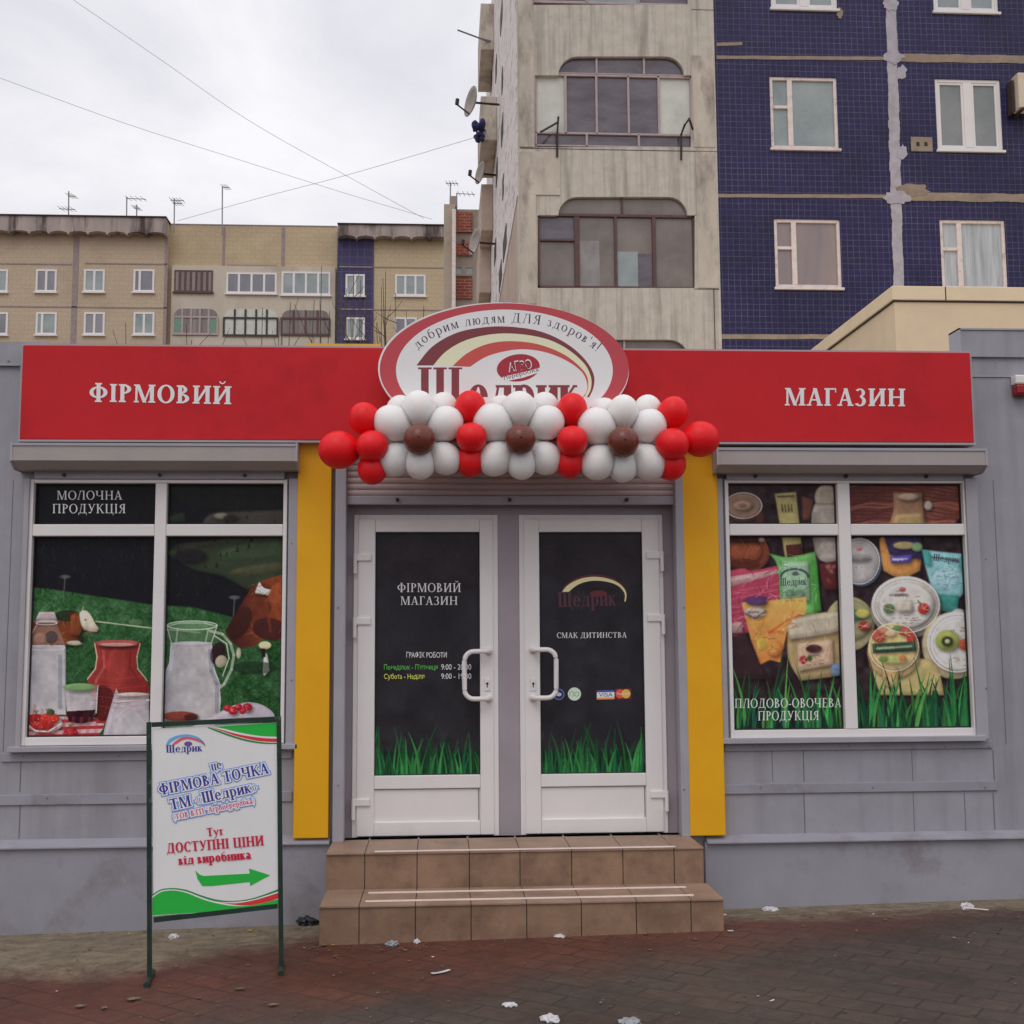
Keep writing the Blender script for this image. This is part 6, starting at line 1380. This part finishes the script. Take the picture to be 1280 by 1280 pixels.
# satellite dishes, rod aerial and blue bundle on the gable
M['dish'] = mat('grey_dish', alb(120, 112, 108, .5), rough=.6, var=.15, scale=5)
def dish(px, py, Y, r, label):
    c = at(px, py, Y); d = thing('satellite_dish', label, 'satellite dish', tuple(c), 'satellite dishes on the gable wall')
    bm = bmesh.new(); n = 28; rings = []
    ax = Vector((-.93, -.35, .12)).normalized(); u = ax.cross(Vector((0, 0, 1))).normalized(); v = u.cross(ax)
    for j in range(6):
        f = j / 5; rr_ = r * f
        rings.append([bm.verts.new(c + ax * (.28 * r * f * f) + u * rr_ * math.cos(2 * math.pi * k / n) + v * rr_ * math.sin(2 * math.pi * k / n)) for k in range(n)] if j else [bm.verts.new(c)])
    for k in range(n): bm.faces.new((rings[0][0], rings[1][k], rings[1][(k + 1) % n]))
    for a, b2 in zip(rings[1:], rings[2:]):
        for k in range(n): bm.faces.new((a[k], b2[k], b2[(k + 1) % n], a[(k + 1) % n]))
    g = bmesh.ops.extrude_face_region(bm, geom=bm.faces[:]); bmesh.ops.translate(bm, verts=[e_ for e_ in g['geom'] if isinstance(e_, bmesh.types.BMVert)], vec=-ax * .02)
    m_ = MB(); m_.bm.free(); m_.bm = bm; m_.build('dish', M['dish'], d, smooth=True)
    e_ = c + ax * r * 1.15 - v * r * .5
    m_ = MB().tube([c + v * -r * .9 + ax * .2 * r, e_], .02, 6).tube([e_, e_ + v * .14], .05, 8).tube([c - ax * .02, Vector((xc0, c.y + .1, c.z))], .03, 8)
    m_.build('arm', M['rust'], d)
dish(592.5, 128, 28.6, .38, 'grey satellite dish high on the gable wall')
dish(603, 217, 30.5, .30, 'satellite dish half hidden behind a loggia box on the gable')
dish(597, 303, 31.0, .36, 'dark satellite dish low on the gable beside the brick building')
p0, p1 = at(572, 37.5, 31), at(603, 49, 31.4)
r_ = MB().tube([p0, p1], .022, 6).tube([p1, p1 + Vector((.4, .2, .0))], .03, 6).build('rod_aerial', M['metal'], None); tag(r_, 'thin rod sticking out from the top loggia box of the gable', 'aerial')
b = MB()
for k in range(16): p_ = at(598 + random.uniform(-4.5, 5), 167 + random.uniform(-14, 13), 29.6); b.ball(p_ + Vector((0, random.uniform(-.1, .1), 0)), random.uniform(.05, .10), 2, (1, 1, random.uniform(.8, 1.5)), .18)
b.tube([at(598, 155, 29.6), at(606, 163, 30.0)], .03, 6)
tag(b.build('cloth_bundle', mat('blue_cloth', (.03, .035, .12), rough=.8, var=.3, scale=14), None), 'dark blue bundle hanging from the gable loggia where the cable ends', 'bundle')

# ------------------------------------------------------------------ brick stair block between the two apartment houses
YK = 60.0
kb = thing('brick_building', 'narrow stained building with red brick panels and a chimney between two blocks', 'building', (at(580, 400, YK).x, YK, 0))
X0, X1, Z0, Z1 = rc(562, 262, 640, 420, YK)
conc = mat('stained_grey_concrete', alb(118, 108, 100, .5), rough=.9, spec=.1, var=.2, scale=.6, bump=.2, bscale=6, stretch=(1, 1, .4), dirt=alb(84, 76, 72, .5), dscale=.5)
bk = brick_mat('red_brick', alb(122, 62, 50, .5), alb(104, 52, 44, .5), alb(120, 100, 90, .5), .5, .16, .03, rough=.9, spec=.1, bump=.3, blot=(.7, .62, .6), blot_scale=.25)
MB().box(X0, X1, YK, YK + 12, -1, Z1).build('wall', conc, kb)
for y0, y1 in ((265, 290), (303, 319), (347, 373), (388, 410)):
    a, c, z0, z1 = rc(569, y0, 590.5, y1, YK - .1); MB().box(a, c, YK - .12, YK - .005, z0, z1).build('brick_panel', bk, kb)
a, c, z0, z1 = rc(570, 332, 590, 345, YK - .1)
w = MB().box(a, c, YK - .1, YK - .004, z1 - .1, z1).box(a, c, YK - .1, YK - .004, z0, z0 + .1).box((a + c) / 2 - .12, (a + c) / 2 + .12, YK - .1, YK - .004, z0 + .1, z1 - .1).build('window', conc, kb)
MB().box(a, c, YK - .05, YK - .003, z0 + .1, z1 - .1).build('pane', M['gl_curtain'], w)
a, c, z0, z1 = rc(555, 257, 569, 420, YK - 1); MB().box(a, c, YK - 1.2, YK + 2, -1, z1).build('stair_wall', mat('pale_render', alb(132, 122, 110, .5), rough=.9, spec=.1, var=.1, scale=.5, bump=.1, bscale=5, dirt=alb(96, 86, 78, .5), dscale=.4), kb)
a, c, z0, z1 = rc(562, 245, 570.5, 258, YK - 1); MB().box(a, c, YK - 1, YK + .2, z0, z1).build('chimney', conc, kb)
MB().tube([at(567.5, 262, YK - 1.4), at(567, 400, YK - 1.4)], .1, 8).build('downpipe', M['old_white'], kb)

# ------------------------------------------------------------------ long nine-storey block far behind, left
YF = 78.0
blk = thing('apartment_block', 'long tan brick apartment block with stained scalloped cornice on the left', 'apartment block', (at(280, 400, YF).x, YF, 0))
tan = brick_mat('tan_facade_tile', alb(150, 135, 117, .5), alb(147, 132, 115, .5), alb(140, 126, 111, .5), .6, .3, .02, rough=.9, spec=.1, bump=.15, blot=(.82, .80, .80), blot_scale=.12, mfade=False)
tan2 = brick_mat('yellow_facade_tile', alb(154, 139, 114, .5), alb(151, 136, 113, .5), alb(143, 129, 110, .5), .6, .3, .02, rough=.9, spec=.1, bump=.15, blot=(.84, .82, .80), blot_scale=.12, mfade=False)
pale = mat('pale_loggia_concrete', alb(152, 144, 132, .5), rough=.9, spec=.1, var=.10, scale=.4, bump=.1, bscale=4, stretch=(1, 1, .5), dirt=alb(128, 114, 104, .5), dscale=.4, dlo=.5, dhi=.75)
cor = mat('weathered_cornice', alb(128, 118, 114, .5), rough=.9, spec=.1, var=.2, scale=.7, bump=.2, bscale=5, stretch=(1.6, 1, .25), dirt=alb(62, 54, 54, .5), dscale=.55, dlo=.47, dhi=.62)
dblue = brick_mat('dark_blue_facade_tile', alb(52, 48, 76, .5), alb(46, 42, 70, .5), alb(66, 62, 88, .5), .5, .5, .03, rough=.6, spec=.3, offset=0, bump=.1, mfade=False)
def slab(name, x0, x1, y0, m, Y=YF, dep=12, ybot=470):
    X0, X1, _, Z1 = rc(x0, y0, x1, y0 + 30, Y); MB().box(X0, X1, Y, Y + dep, -1, Z1).build(name, m, blk)
slab('wall', -60, 209.3, 272, tan); slab('loggia_wall', 209.5, 422, 281, tan2, YF + .6); slab('tiled_strip', 422.3, 467, 284, dblue, YF - .1); slab('wall', 467.3, 560, 284, tan2, YF)
X0, X1, Z0, Z1 = rc(214, 333, 419, 440, YF + .3); MB().box(X0, X1, YF + .25, YF + .595, -1, Z1).build('loggia_panel', pale, blk)
def cornice(x0, x1, yt, yb, n):
    a, c, z0, z1 = rc(x0, yt, x1, yb, YF - .5); pts = [(a, z1), (c, z1)]
    w_ = (c - a) / n
    for i in range(n):
        xr_ = c - w_ * i
        pts += [(xr_, z0 - .12), (xr_ - w_ * .06, z0 - .12)] + [(xr_ - w_ * (.06 + .88 * k / 8), z0 - .02 + .10 * math.sin(math.pi * k / 8)) for k in range(9)] + [(xr_ - w_ * .97, z0 - .12)]
    pts.append((a, z0 - .12))
    MB().prism(pts, YF - .7, YF - .11).build('cornice', cor, blk)
    MB().box(a - .05, c + .05, YF - .8, YF + 1, z1 + .003, z1 + .07).build('roof_edge', M['rust'], blk)
cornice(-60, 208, 271.5, 291, 11); cornice(423, 560, 282.5, 297.5, 6)
M['gseam'] = mat('grey_seam', alb(116, 104, 104, .5), rough=.9, spec=.1, var=.15)
b = MB()
for (x0, y0, x1, y1, dy) in ((90, 296, 97, 440, 0), (205, 294, 209, 440, 0), (106, 329, 209, 330.5, 0), (-50, 383, 209, 384.5, 0), (-50, 329, 90, 330.5, 0), (352, 284, 356, 333, .6), (278, 284, 281, 360, .6), (424, 333, 466, 334.5, -.1), (424, 386, 466, 387.5, -.1), (468, 334, 558, 335.2, 0), (468, 387, 558, 388.2, 0), (210, 281, 421, 282.2, .6), (284, 331, 346, 333.5, .6)):
    a, c, z0, z1 = rc(x0, y0, x1, y1, YF + dy); MB().box(a, c, YF + dy - .03, YF + dy - .001, z0, z1).build('panel_seam', M['gseam'], blk)
b.bm.free()
#, alb(116, 104, 104, .5), rough=.9, spec=.1, var=.15), blk)
gA, gB = M['gl_curtain'], glass_mat('far_dark_glass', alb(74, 72, 80, .5), alb(112, 112, 118, .5), .4, (1, 1, .4))
def fwin(x0, y0, x1, y1, dy, fm, gm, bars=1, hb=None, fwd=.12):
    a, c, z0, z1 = rc(x0, y0, x1, y1, YF + dy); Y = YF + dy; b = MB()
    b.box(a, a + fwd, Y - .06, Y - .002, z0, z1).box(c - fwd, c, Y - .06, Y - .002, z0, z1).box(a + fwd, c - fwd, Y - .06, Y - .002, z0, z0 + fwd).box(a + fwd, c - fwd, Y - .06, Y - .002, z1 - fwd, z1)
    for k in range(1, bars + 1):
        xm = a + (c - a) * k / (bars + 1) if not hb else a + (c - a) * hb; b.box(xm - .07, xm + .07, Y - .06, Y - .002, z0 + fwd, z1 - fwd)
    b.box(a - .08, c + .08, Y - .16, Y - .002, z0 - .1, z0 - .002)
    w = b.build('window', fm, blk); MB().box(a + .02, c - .02, Y - .03, Y - .001, z0 + .02, z1 - .02).build('pane', gm, w)
for i, x in enumerate((-16, 45, 105, 167)):
    fwin(x, 337, x + 26, 365, 0, M['upvc'], gB if i % 2 else gA, 1, .3 if i == 3 else None); fwin(x, 390.5, x + 26, 418.5, 0, M['upvc'], gA if i % 2 else gB, 1, .3 if i == 1 else None)
fwin(432, 343, 456, 370, -.1, M['upvc'], gA); fwin(432, 397, 456, 424, -.1, M['upvc'], gA); fwin(494, 343.5, 532, 370, 0, M['upvc'], gA, 2); fwin(493, 397, 521, 424, 0, M['upvc'], gB, 1)
brn = glass_mat('brown_loggia_glass', alb(70, 62, 62, .5), alb(112, 100, 94, .5), .5, (4, 1, .2)); grn_ = mat('green_loggia_panel', alb(84, 112, 98, .5), rough=.7, var=.1); dkg = mat('dark_green_bars', alb(46, 44, 42, .5), rough=.7)
LG = .25
fwin(218, 338, 266, 365, LG, M['brown_frame'], brn, 6, None, .08); fwin(283, 341, 346, 367, LG, M['upvc'], gB, 3); fwin(352, 340, 413, 369, LG, M['upvc'], gA, 3)
def larch(x0, y0, x1, y1, fm, gm, nb, side=None):
    a, c, z0, z1 = rc(x0, y0, x1, y1, YF + LG); Y = YF + LG; r_ = (z1 - z0) * .3
    o_ = [(a, z0), (c, z0), (c, z1 - r_)] + [(c - r_ + r_ * math.cos(t_), z1 - r_ + r_ * math.sin(t_)) for t_ in (.4, .8, 1.2, 1.57)] + [(a + r_ - r_ * math.sin(t_), z1 - r_ + r_ * math.cos(t_)) for t_ in (0, .4, .8, 1.2)] + [(a, z1 - r_)]
    b = MB().prism(o_, Y - .03, Y - .002); w = b.build('loggia_arch', gm, blk)
    b = MB()
    for k in range(nb + 1): xm = a + (c - a) * k / nb; b.box(xm - .06, xm + .06, Y - .09, Y - .031, z0, z1 - (r_ if k in (0, nb) else 0))
    b.box(a, c, Y - .10, Y - .091, z0, z0 + .14).box(a, c, Y - .10, Y - .091, z1 - r_ - .1, z1 - r_ + .02); b.build('bars', fm, w)
    if side:
        for xa, xb in side: p_, q_, _, _ = rc(xa, y0, xb, y1, YF + LG); MB().box(p_, q_, Y - .07, Y - .032, z0 + .15, z1 - r_ - .12).build('side_panel', grn_, w)
larch(217, 386, 272, 419, M['pale_frame'], brn, 5, ((218, 230), (262, 271))); larch(280, 387, 347, 421, dkg, M['gl_frost'], 5); larch(352, 388, 412, 420, M['brown_frame'], brn, 4)
# roof aerials
def aerial(px, py0, py1, Y, booms, label):
    p0, p1 = at(px, py0, Y), at(px, py1, Y); t_ = thing('roof_aerial', label, 'aerial', tuple(p0), 'roof aerials'); k = Y / 78
    MB().tube([p0 - Vector((0, 0, .8)), p1], .042 * k, 6).build('mast', M['metal'], t_)
    for dx0, dx1, dy in booms:
        a, c = at(px + dx0, py1 + dy, Y), at(px + dx1, py1 + dy + (dx1 - dx0) * .04, Y); b = MB().tube([a, c], .026 * k, 6)
        n_ = 4
        for i in range(n_):
            q = a.lerp(c, (i + .5) / n_); b.tube([q - Vector((.1, .5, 0)) * k, q + Vector((.1, .45, 0)) * k], .016 * k, 5)
        b.build('boom', M['metal'], t_)
aerial(86, 268, 239, YF, ((-1, 9, 6), (-12, 8, 22)), 'leftmost tall aerial with two short booms on the tan block'); aerial(158.5, 270, 246, YF, ((-1, 24, 2),), 'aerial with one long boom to its right above the scalloped cornice')
aerial(171, 270, 256, YF, ((-4, 4, 4),), 'short stubby aerial close to the long-boom one'); aerial(218, 276, 248, YF, ((-5, 12, 2), (-2, 10, 6)), 'T-shaped aerial at the end of the scalloped cornice')
aerial(278, 279, 233, YF, ((0, 9, 1),), 'tallest bare mast on the roof, above the loggias'); aerial(563, 246, 228, YK, ((-6, 10, 1),), 'aerial on the chimney of the brick building'); aerial(571, 260, 241, YK, ((0, 23, 1),), 'low aerial with a sloping boom beside the chimney')

# ------------------------------------------------------------------ overhead cables
def cable(pts, ys, r, label):
    n = 40; P_ = []
    for i in range(n + 1):
        f = i / n * (len(pts) - 1); k = min(int(f), len(pts) - 2); u = f - k
        p0 = pts[max(k - 1, 0)]; p1 = pts[k]; p2 = pts[k + 1]; p3 = pts[min(k + 2, len(pts) - 1)]
        cr = lambda a, b_, c, d: .5 * (2 * b_ + (c - a) * u + (2 * a - 5 * b_ + 4 * c - d) * u * u + (3 * b_ - a - 3 * c + d) * u ** 3)
        P_.append(at(cr(p0[0], p1[0], p2[0], p3[0]), cr(p0[1], p1[1], p2[1], p3[1]), ys[0] + (ys[1] - ys[0]) * i / n))
    tag(MB().tube(P_, r[0], 6, r[1]).build('overhead_cable', M['cable'], None), label, 'cable', 'overhead cables')
M['cable'] = mat('grey_cable', (.55, .53, .55), rough=.7)
cable([(70, -15), (200, 74), (310, 150), (430, 218), (530, 273)], (30, 62), (.006, .011), 'cable running from the top left down to the brick building')
cable([(-20, 90), (150, 152), (300, 200), (420, 238), (540, 274)], (30, 62), (.006, .011), 'lower cable running from the left frame edge to the brick building')
cable([(593, 172), (440, 217), (330, 246), (222, 276)], (29.6, 77), (.007, .014), 'cable rising from the tan block roof to the blue bundle')

# ------------------------------------------------------------------ beige flat-roofed building behind the shop, right
YA = 12.2
ann = thing('beige_building', 'plain beige flat-roofed building with a coping, behind the right end of the shop', 'building', (8, YA, 0))
ca = at(1115, 357, YA); zb = at(1115, 374.5, YA).z
MB().box(ca.x + .03, 16, YA + .03, 22.0, -.3, zb - .001).build('wall', M['sand_wall'], ann)
MB().box(ca.x, 16, YA, 22.05, zb, ca.z, .008).build('coping', M['coping'], ann)
b = MB(); x_ = at(1181, 360, YA).x; b.box(x_, x_ + .012, YA - .002, YA + .01, zb, ca.z - .004).box(ca.x + .02, 16, YA + .02, YA + .031, zb - .016, zb - .001).box(ca.x + .02, ca.x + .031, YA + .032, 22, zb - .016, zb - .001)
b.build('joint', M['rust'], ann)

# ------------------------------------------------------------------ bare shrubs behind the shop
def shrub(px0, px1, ytip, Y, n, label, seed):
    random.seed(seed); b = MB()
    for i in range(n):
        x = random.uniform(px0, px1); base = at(x, 470, Y); base.z = 1.2 + random.uniform(-.2, .2); base.y += random.uniform(-.5, .5)
        tip = at(x + random.uniform(-16, 22), ytip + random.uniform(0, 60), Y); tip.y = base.y + random.uniform(-.4, .4)
        P_ = [base.lerp(tip, f) + Vector((random.uniform(-.03, .03), random.uniform(-.03, .03), 0)) for f in (0, .2, .4, .6, .8, 1)]
        b.tube(P_, .013, 5, .004)
        for k in range(5):
            f = random.uniform(.35, .95); s_ = base.lerp(tip, f); e_ = s_ + Vector((random.uniform(-.35, .35), random.uniform(-.3, .3), random.uniform(.1, .55))); b.tube([s_, s_.lerp(e_, .5) + Vector((0, 0, -.02)), e_], .006, 4, .003)
    tag(b.build('bare_shrub', M['twig'], None), label, 'shrub', 'bare shrubs behind the shop')
M['twig'] = mat('brown_twig', (.10, .07, .05), rough=.9, var=.3, scale=10)
shrub(400, 520, 335, 16, 22, 'tall bare shrub rising left of the oval sign', 3)
shrub(320, 400, 385, 15, 13, 'low bare shrub showing over the banner below the far loggias', 4)
shrub(215, 245, 380, 15, 3, 'sparse bare shoots in front of the green arched loggia', 5)
shrub(150, 165, 400, 15, 1, 'single thin shoot above the banner near the left windows', 6)
random.seed(11)

# ------------------------------------------------------------------ litter
M['paper'] = mat('white_paper', (.62, .60, .62), rough=.7, var=.08, scale=20)
M['film_bag'] = mat('clear_plastic', (.30, .31, .33), rough=.25, spec=.6, var=.25, scale=30)
M['black_bag'] = mat('black_plastic', (.02, .02, .025), rough=.25, var=.4, scale=30)
M['yleaf'] = mat('yellow_leaf', (.42, .28, .06), rough=.8, var=.25, scale=30)
M['bleaf'] = mat('brown_leaf', (.14, .09, .055), rough=.9, var=.35, scale=30)
M['tleaf'] = mat('pale_tan_leaf', (.20, .145, .10), rough=.9, var=.3, scale=30)
def crumple(name, px, py, w, h, m, label, cat, sq=.35, jit=.22):
    p_ = at_g(px, py); s = p_.y / F_PX; r_ = w * s / 2
    b = MB(); b.ball((0, 0, 0), 1, 3)
    ph = [random.uniform(0, 6) for _ in range(6)]
    for v in b.bm.verts:
        d = v.co.copy(); k = 1 + jit * (math.sin(5 * d.x + ph[0]) * math.sin(6 * d.y + ph[1]) + math.sin(7 * d.z + ph[2]) * math.sin(9 * d.x + ph[3])) + random.uniform(-.05, .05)
        v.co = Vector((d.x * r_ * k, d.y * r_ * k * .8, max(-.3, d.z) * h * s * k * .5))
    o = b.build(name, m, None); o.location = p_ + Vector((0, 0, h * s * .2)); o.rotation_euler = (0, 0, random.uniform(0, 6))
    return tag(o, label, cat)
def flat(name, px, py, L_, Wd, rot, m, label, cat, group=None, lift=.006):
    p_ = at_g(px, py); bm = bmesh.new(); n = 8; rows = []; L_ *= .8 if cat == 'leaf' else 1
    for i in range(n + 1):
        f = i / n * 2 - 1; row = []
        ww = Wd * (1 if cat != 'leaf' else max(.06, (1 - abs(f) ** 1.4) * random.uniform(.7, 1.15)))
        for j in (-1, 0, 1): row.append(bm.verts.new((f * L_ / 2, j * ww / 2, lift + .10 * Wd * abs(j) * (1 if cat == 'leaf' else .15) * random.uniform(.3, 1.2) + .05 * L_ * f * f * random.uniform(.2, 1))))
        rows.append(row)
    for a, c in zip(rows, rows[1:]):
        for j in (0, 1): bm.faces.new((a[j], a[j + 1], c[j + 1], c[j]))
    g = bmesh.ops.extrude_face_region(bm, geom=bm.faces[:]); bmesh.ops.translate(bm, verts=[e_ for e_ in g['geom'] if isinstance(e_, bmesh.types.BMVert)], vec=(0, 0, .0015))
    m_ = MB(); m_.bm.free(); m_.bm = bm; o = m_.build(name, m, None); o.location = p_; o.rotation_euler = (0, 0, rot)
    return tag(o, label, cat, group)
crumple('crumpled_bag', 384, 1156, 26, 13, M['black_bag'], 'crumpled black and grey bag in the corner left of the steps', 'bag')
crumple('paper_scrap', 388, 1152, 14, 7, M['film_bag'], 'silvery scrap lying on the black bag by the steps', 'litter', .3)
crumple('crumpled_paper', 1209, 1136, 17, 10, M['paper'], 'crumpled white tissue with a stick at the foot of the right wall', 'litter')
q = at_g(1214, 1139); tag(MB().tube([q + Vector((-.03, 0, .02)), q + Vector((.09, -.03, .012))], .004, 6).build('lolly_stick', M['nosing'], None), 'thin pale stick beside the tissue at the right wall', 'stick')
crumple('crumpled_paper', 963, 1138, 20, 6, M['paper'], 'flattened white paper right of the steps near the wall', 'litter')
crumple('crumpled_paper', 699, 1171, 18, 5, M['paper'], 'white paper scrap against the front of the lower step', 'litter')
crumple('paper_ball', 521, 1179, 8, 7, M['paper'], 'small white paper ball at the front of the lower step', 'litter')
crumple('plastic_wrapper', 490, 1182, 17, 8, M['film_bag'], 'clear plastic wrapper in front of the lower step at the left', 'wrapper')
flat('paper_strip', 551, 1217, .105, .022, .62, M['paper'], 'narrow white paper strip on the red paving before the steps', 'litter')
crumple('crumpled_paper', 637, 1257, 18, 5, M['paper'], 'torn white paper on the paving near the bottom centre', 'litter')
crumple('crumpled_paper', 688, 1276, 24, 10, M['paper'], 'white tissue cut by the bottom edge, left of the other', 'litter')
crumple('crumpled_paper', 787, 1279, 26, 8, M['film_bag'], 'greyish tissue cut by the bottom edge right of centre', 'litter')
flat('cigarette_end', 965, 1252, .032, .009, .7, M['paper'], 'white cigarette end on the grey paving at the right', 'cigarette end', None, .004)
flat('paper_scrap', 913, 1165, .03, .02, .2, M['paper'], 'tiny white scrap right of the lower step on red paving', 'litter')
flat('paper_scrap', 906, 1145, .035, .02, 1.2, M['paper'], 'white scrap touching the right end of the lower step', 'litter')
crumple('crumpled_paper', 217, 1173, 14, 7, M['paper'], 'white crumple on the bare earth behind the sign', 'litter')
flat('fallen_leaf', 316, 1157, .07, .045, .8, M['yleaf'], 'bright yellow leaf by the wall behind the sign', 'leaf')
flat('fallen_leaf', 312, 1165, .05, .03, 2.2, M['yleaf'], 'smaller yellow leaf just before the bright one', 'leaf')
flat('fallen_leaf', 405, 1183, .06, .04, 1.0, M['tleaf'], 'tan leaf at the left corner of the lower step', 'leaf'); flat('fallen_leaf', 411, 1180, .05, .035, 2.6, M['yleaf'], 'ochre leaf touching the left corner of the lower step', 'leaf')
flat('fallen_leaf', 166, 1251, .09, .05, .1, M['tleaf'], 'large curled tan leaf in front of the left sign foot', 'leaf'); flat('fallen_leaf', 100, 1260, .07, .04, .3, M['tleaf'], 'tan leaf on the red paving at the lower left', 'leaf'); flat('fallen_leaf', 130, 1262, .05, .03, 1.4, M['tleaf'], 'small tan leaf between the two larger ones at lower left', 'leaf')
flat('fallen_leaf', 341, 1258, .07, .035, .1, M['tleaf'], 'tan leaf right of the sign near the bottom', 'leaf'); flat('fallen_leaf', 300, 1238, .08, .035, .05, M['bleaf'], 'dark brown leaf between the two sign feet', 'leaf')
# countless specks of leaf and grit over the ground
random.seed(17); bm = bmesh.new()
ml = [M['bleaf'], M['tleaf'], M['paper'], M['yleaf']]
for k in range(1300):
    x = random.uniform(-3.2, 3.6); y = random.choice((random.uniform(4.6, 7.5), random.uniform(6.3, 7.5)))
    if -.7 < x < 1.6 and y > 6.70: y = random.uniform(6.5, 6.70) if random.random() < .5 else random.uniform(4.8, 6.5)
    if x > 0 and random.random() < .5: continue
    s = random.uniform(.003, .011) * (1.7 if random.random() < .12 else 1); a = random.uniform(0, 6.3); z = gz(x, y) + .006 + 0
    vs = [bm.verts.new((x + s * math.cos(a + t_) * random.uniform(.6, 1.2), y + s * math.sin(a + t_) * random.uniform(.6, 1.2), z + random.uniform(0, .004))) for t_ in (0, 1.3, 2.7, 4.2)]
    tp = bm.verts.new((x, y, z + s * .2))
    mi = 0 if random.random() < .78 else (1 if random.random() < .75 else (2 if random.random() < .5 else 3))
    for i in range(4): f = bm.faces.new((vs[i], vs[(i + 1) % 4], tp)); f.material_index = mi
me = bpy.data.meshes.new('leaf_litter'); bm.to_mesh(me); bm.free()
for q in ml: me.materials.append(q)
o = bpy.data.objects.new('leaf_litter', me); C.objects.link(o); o['kind'] = 'stuff'; tag(o, 'scattered specks of leaf and grit on the paving', 'litter')
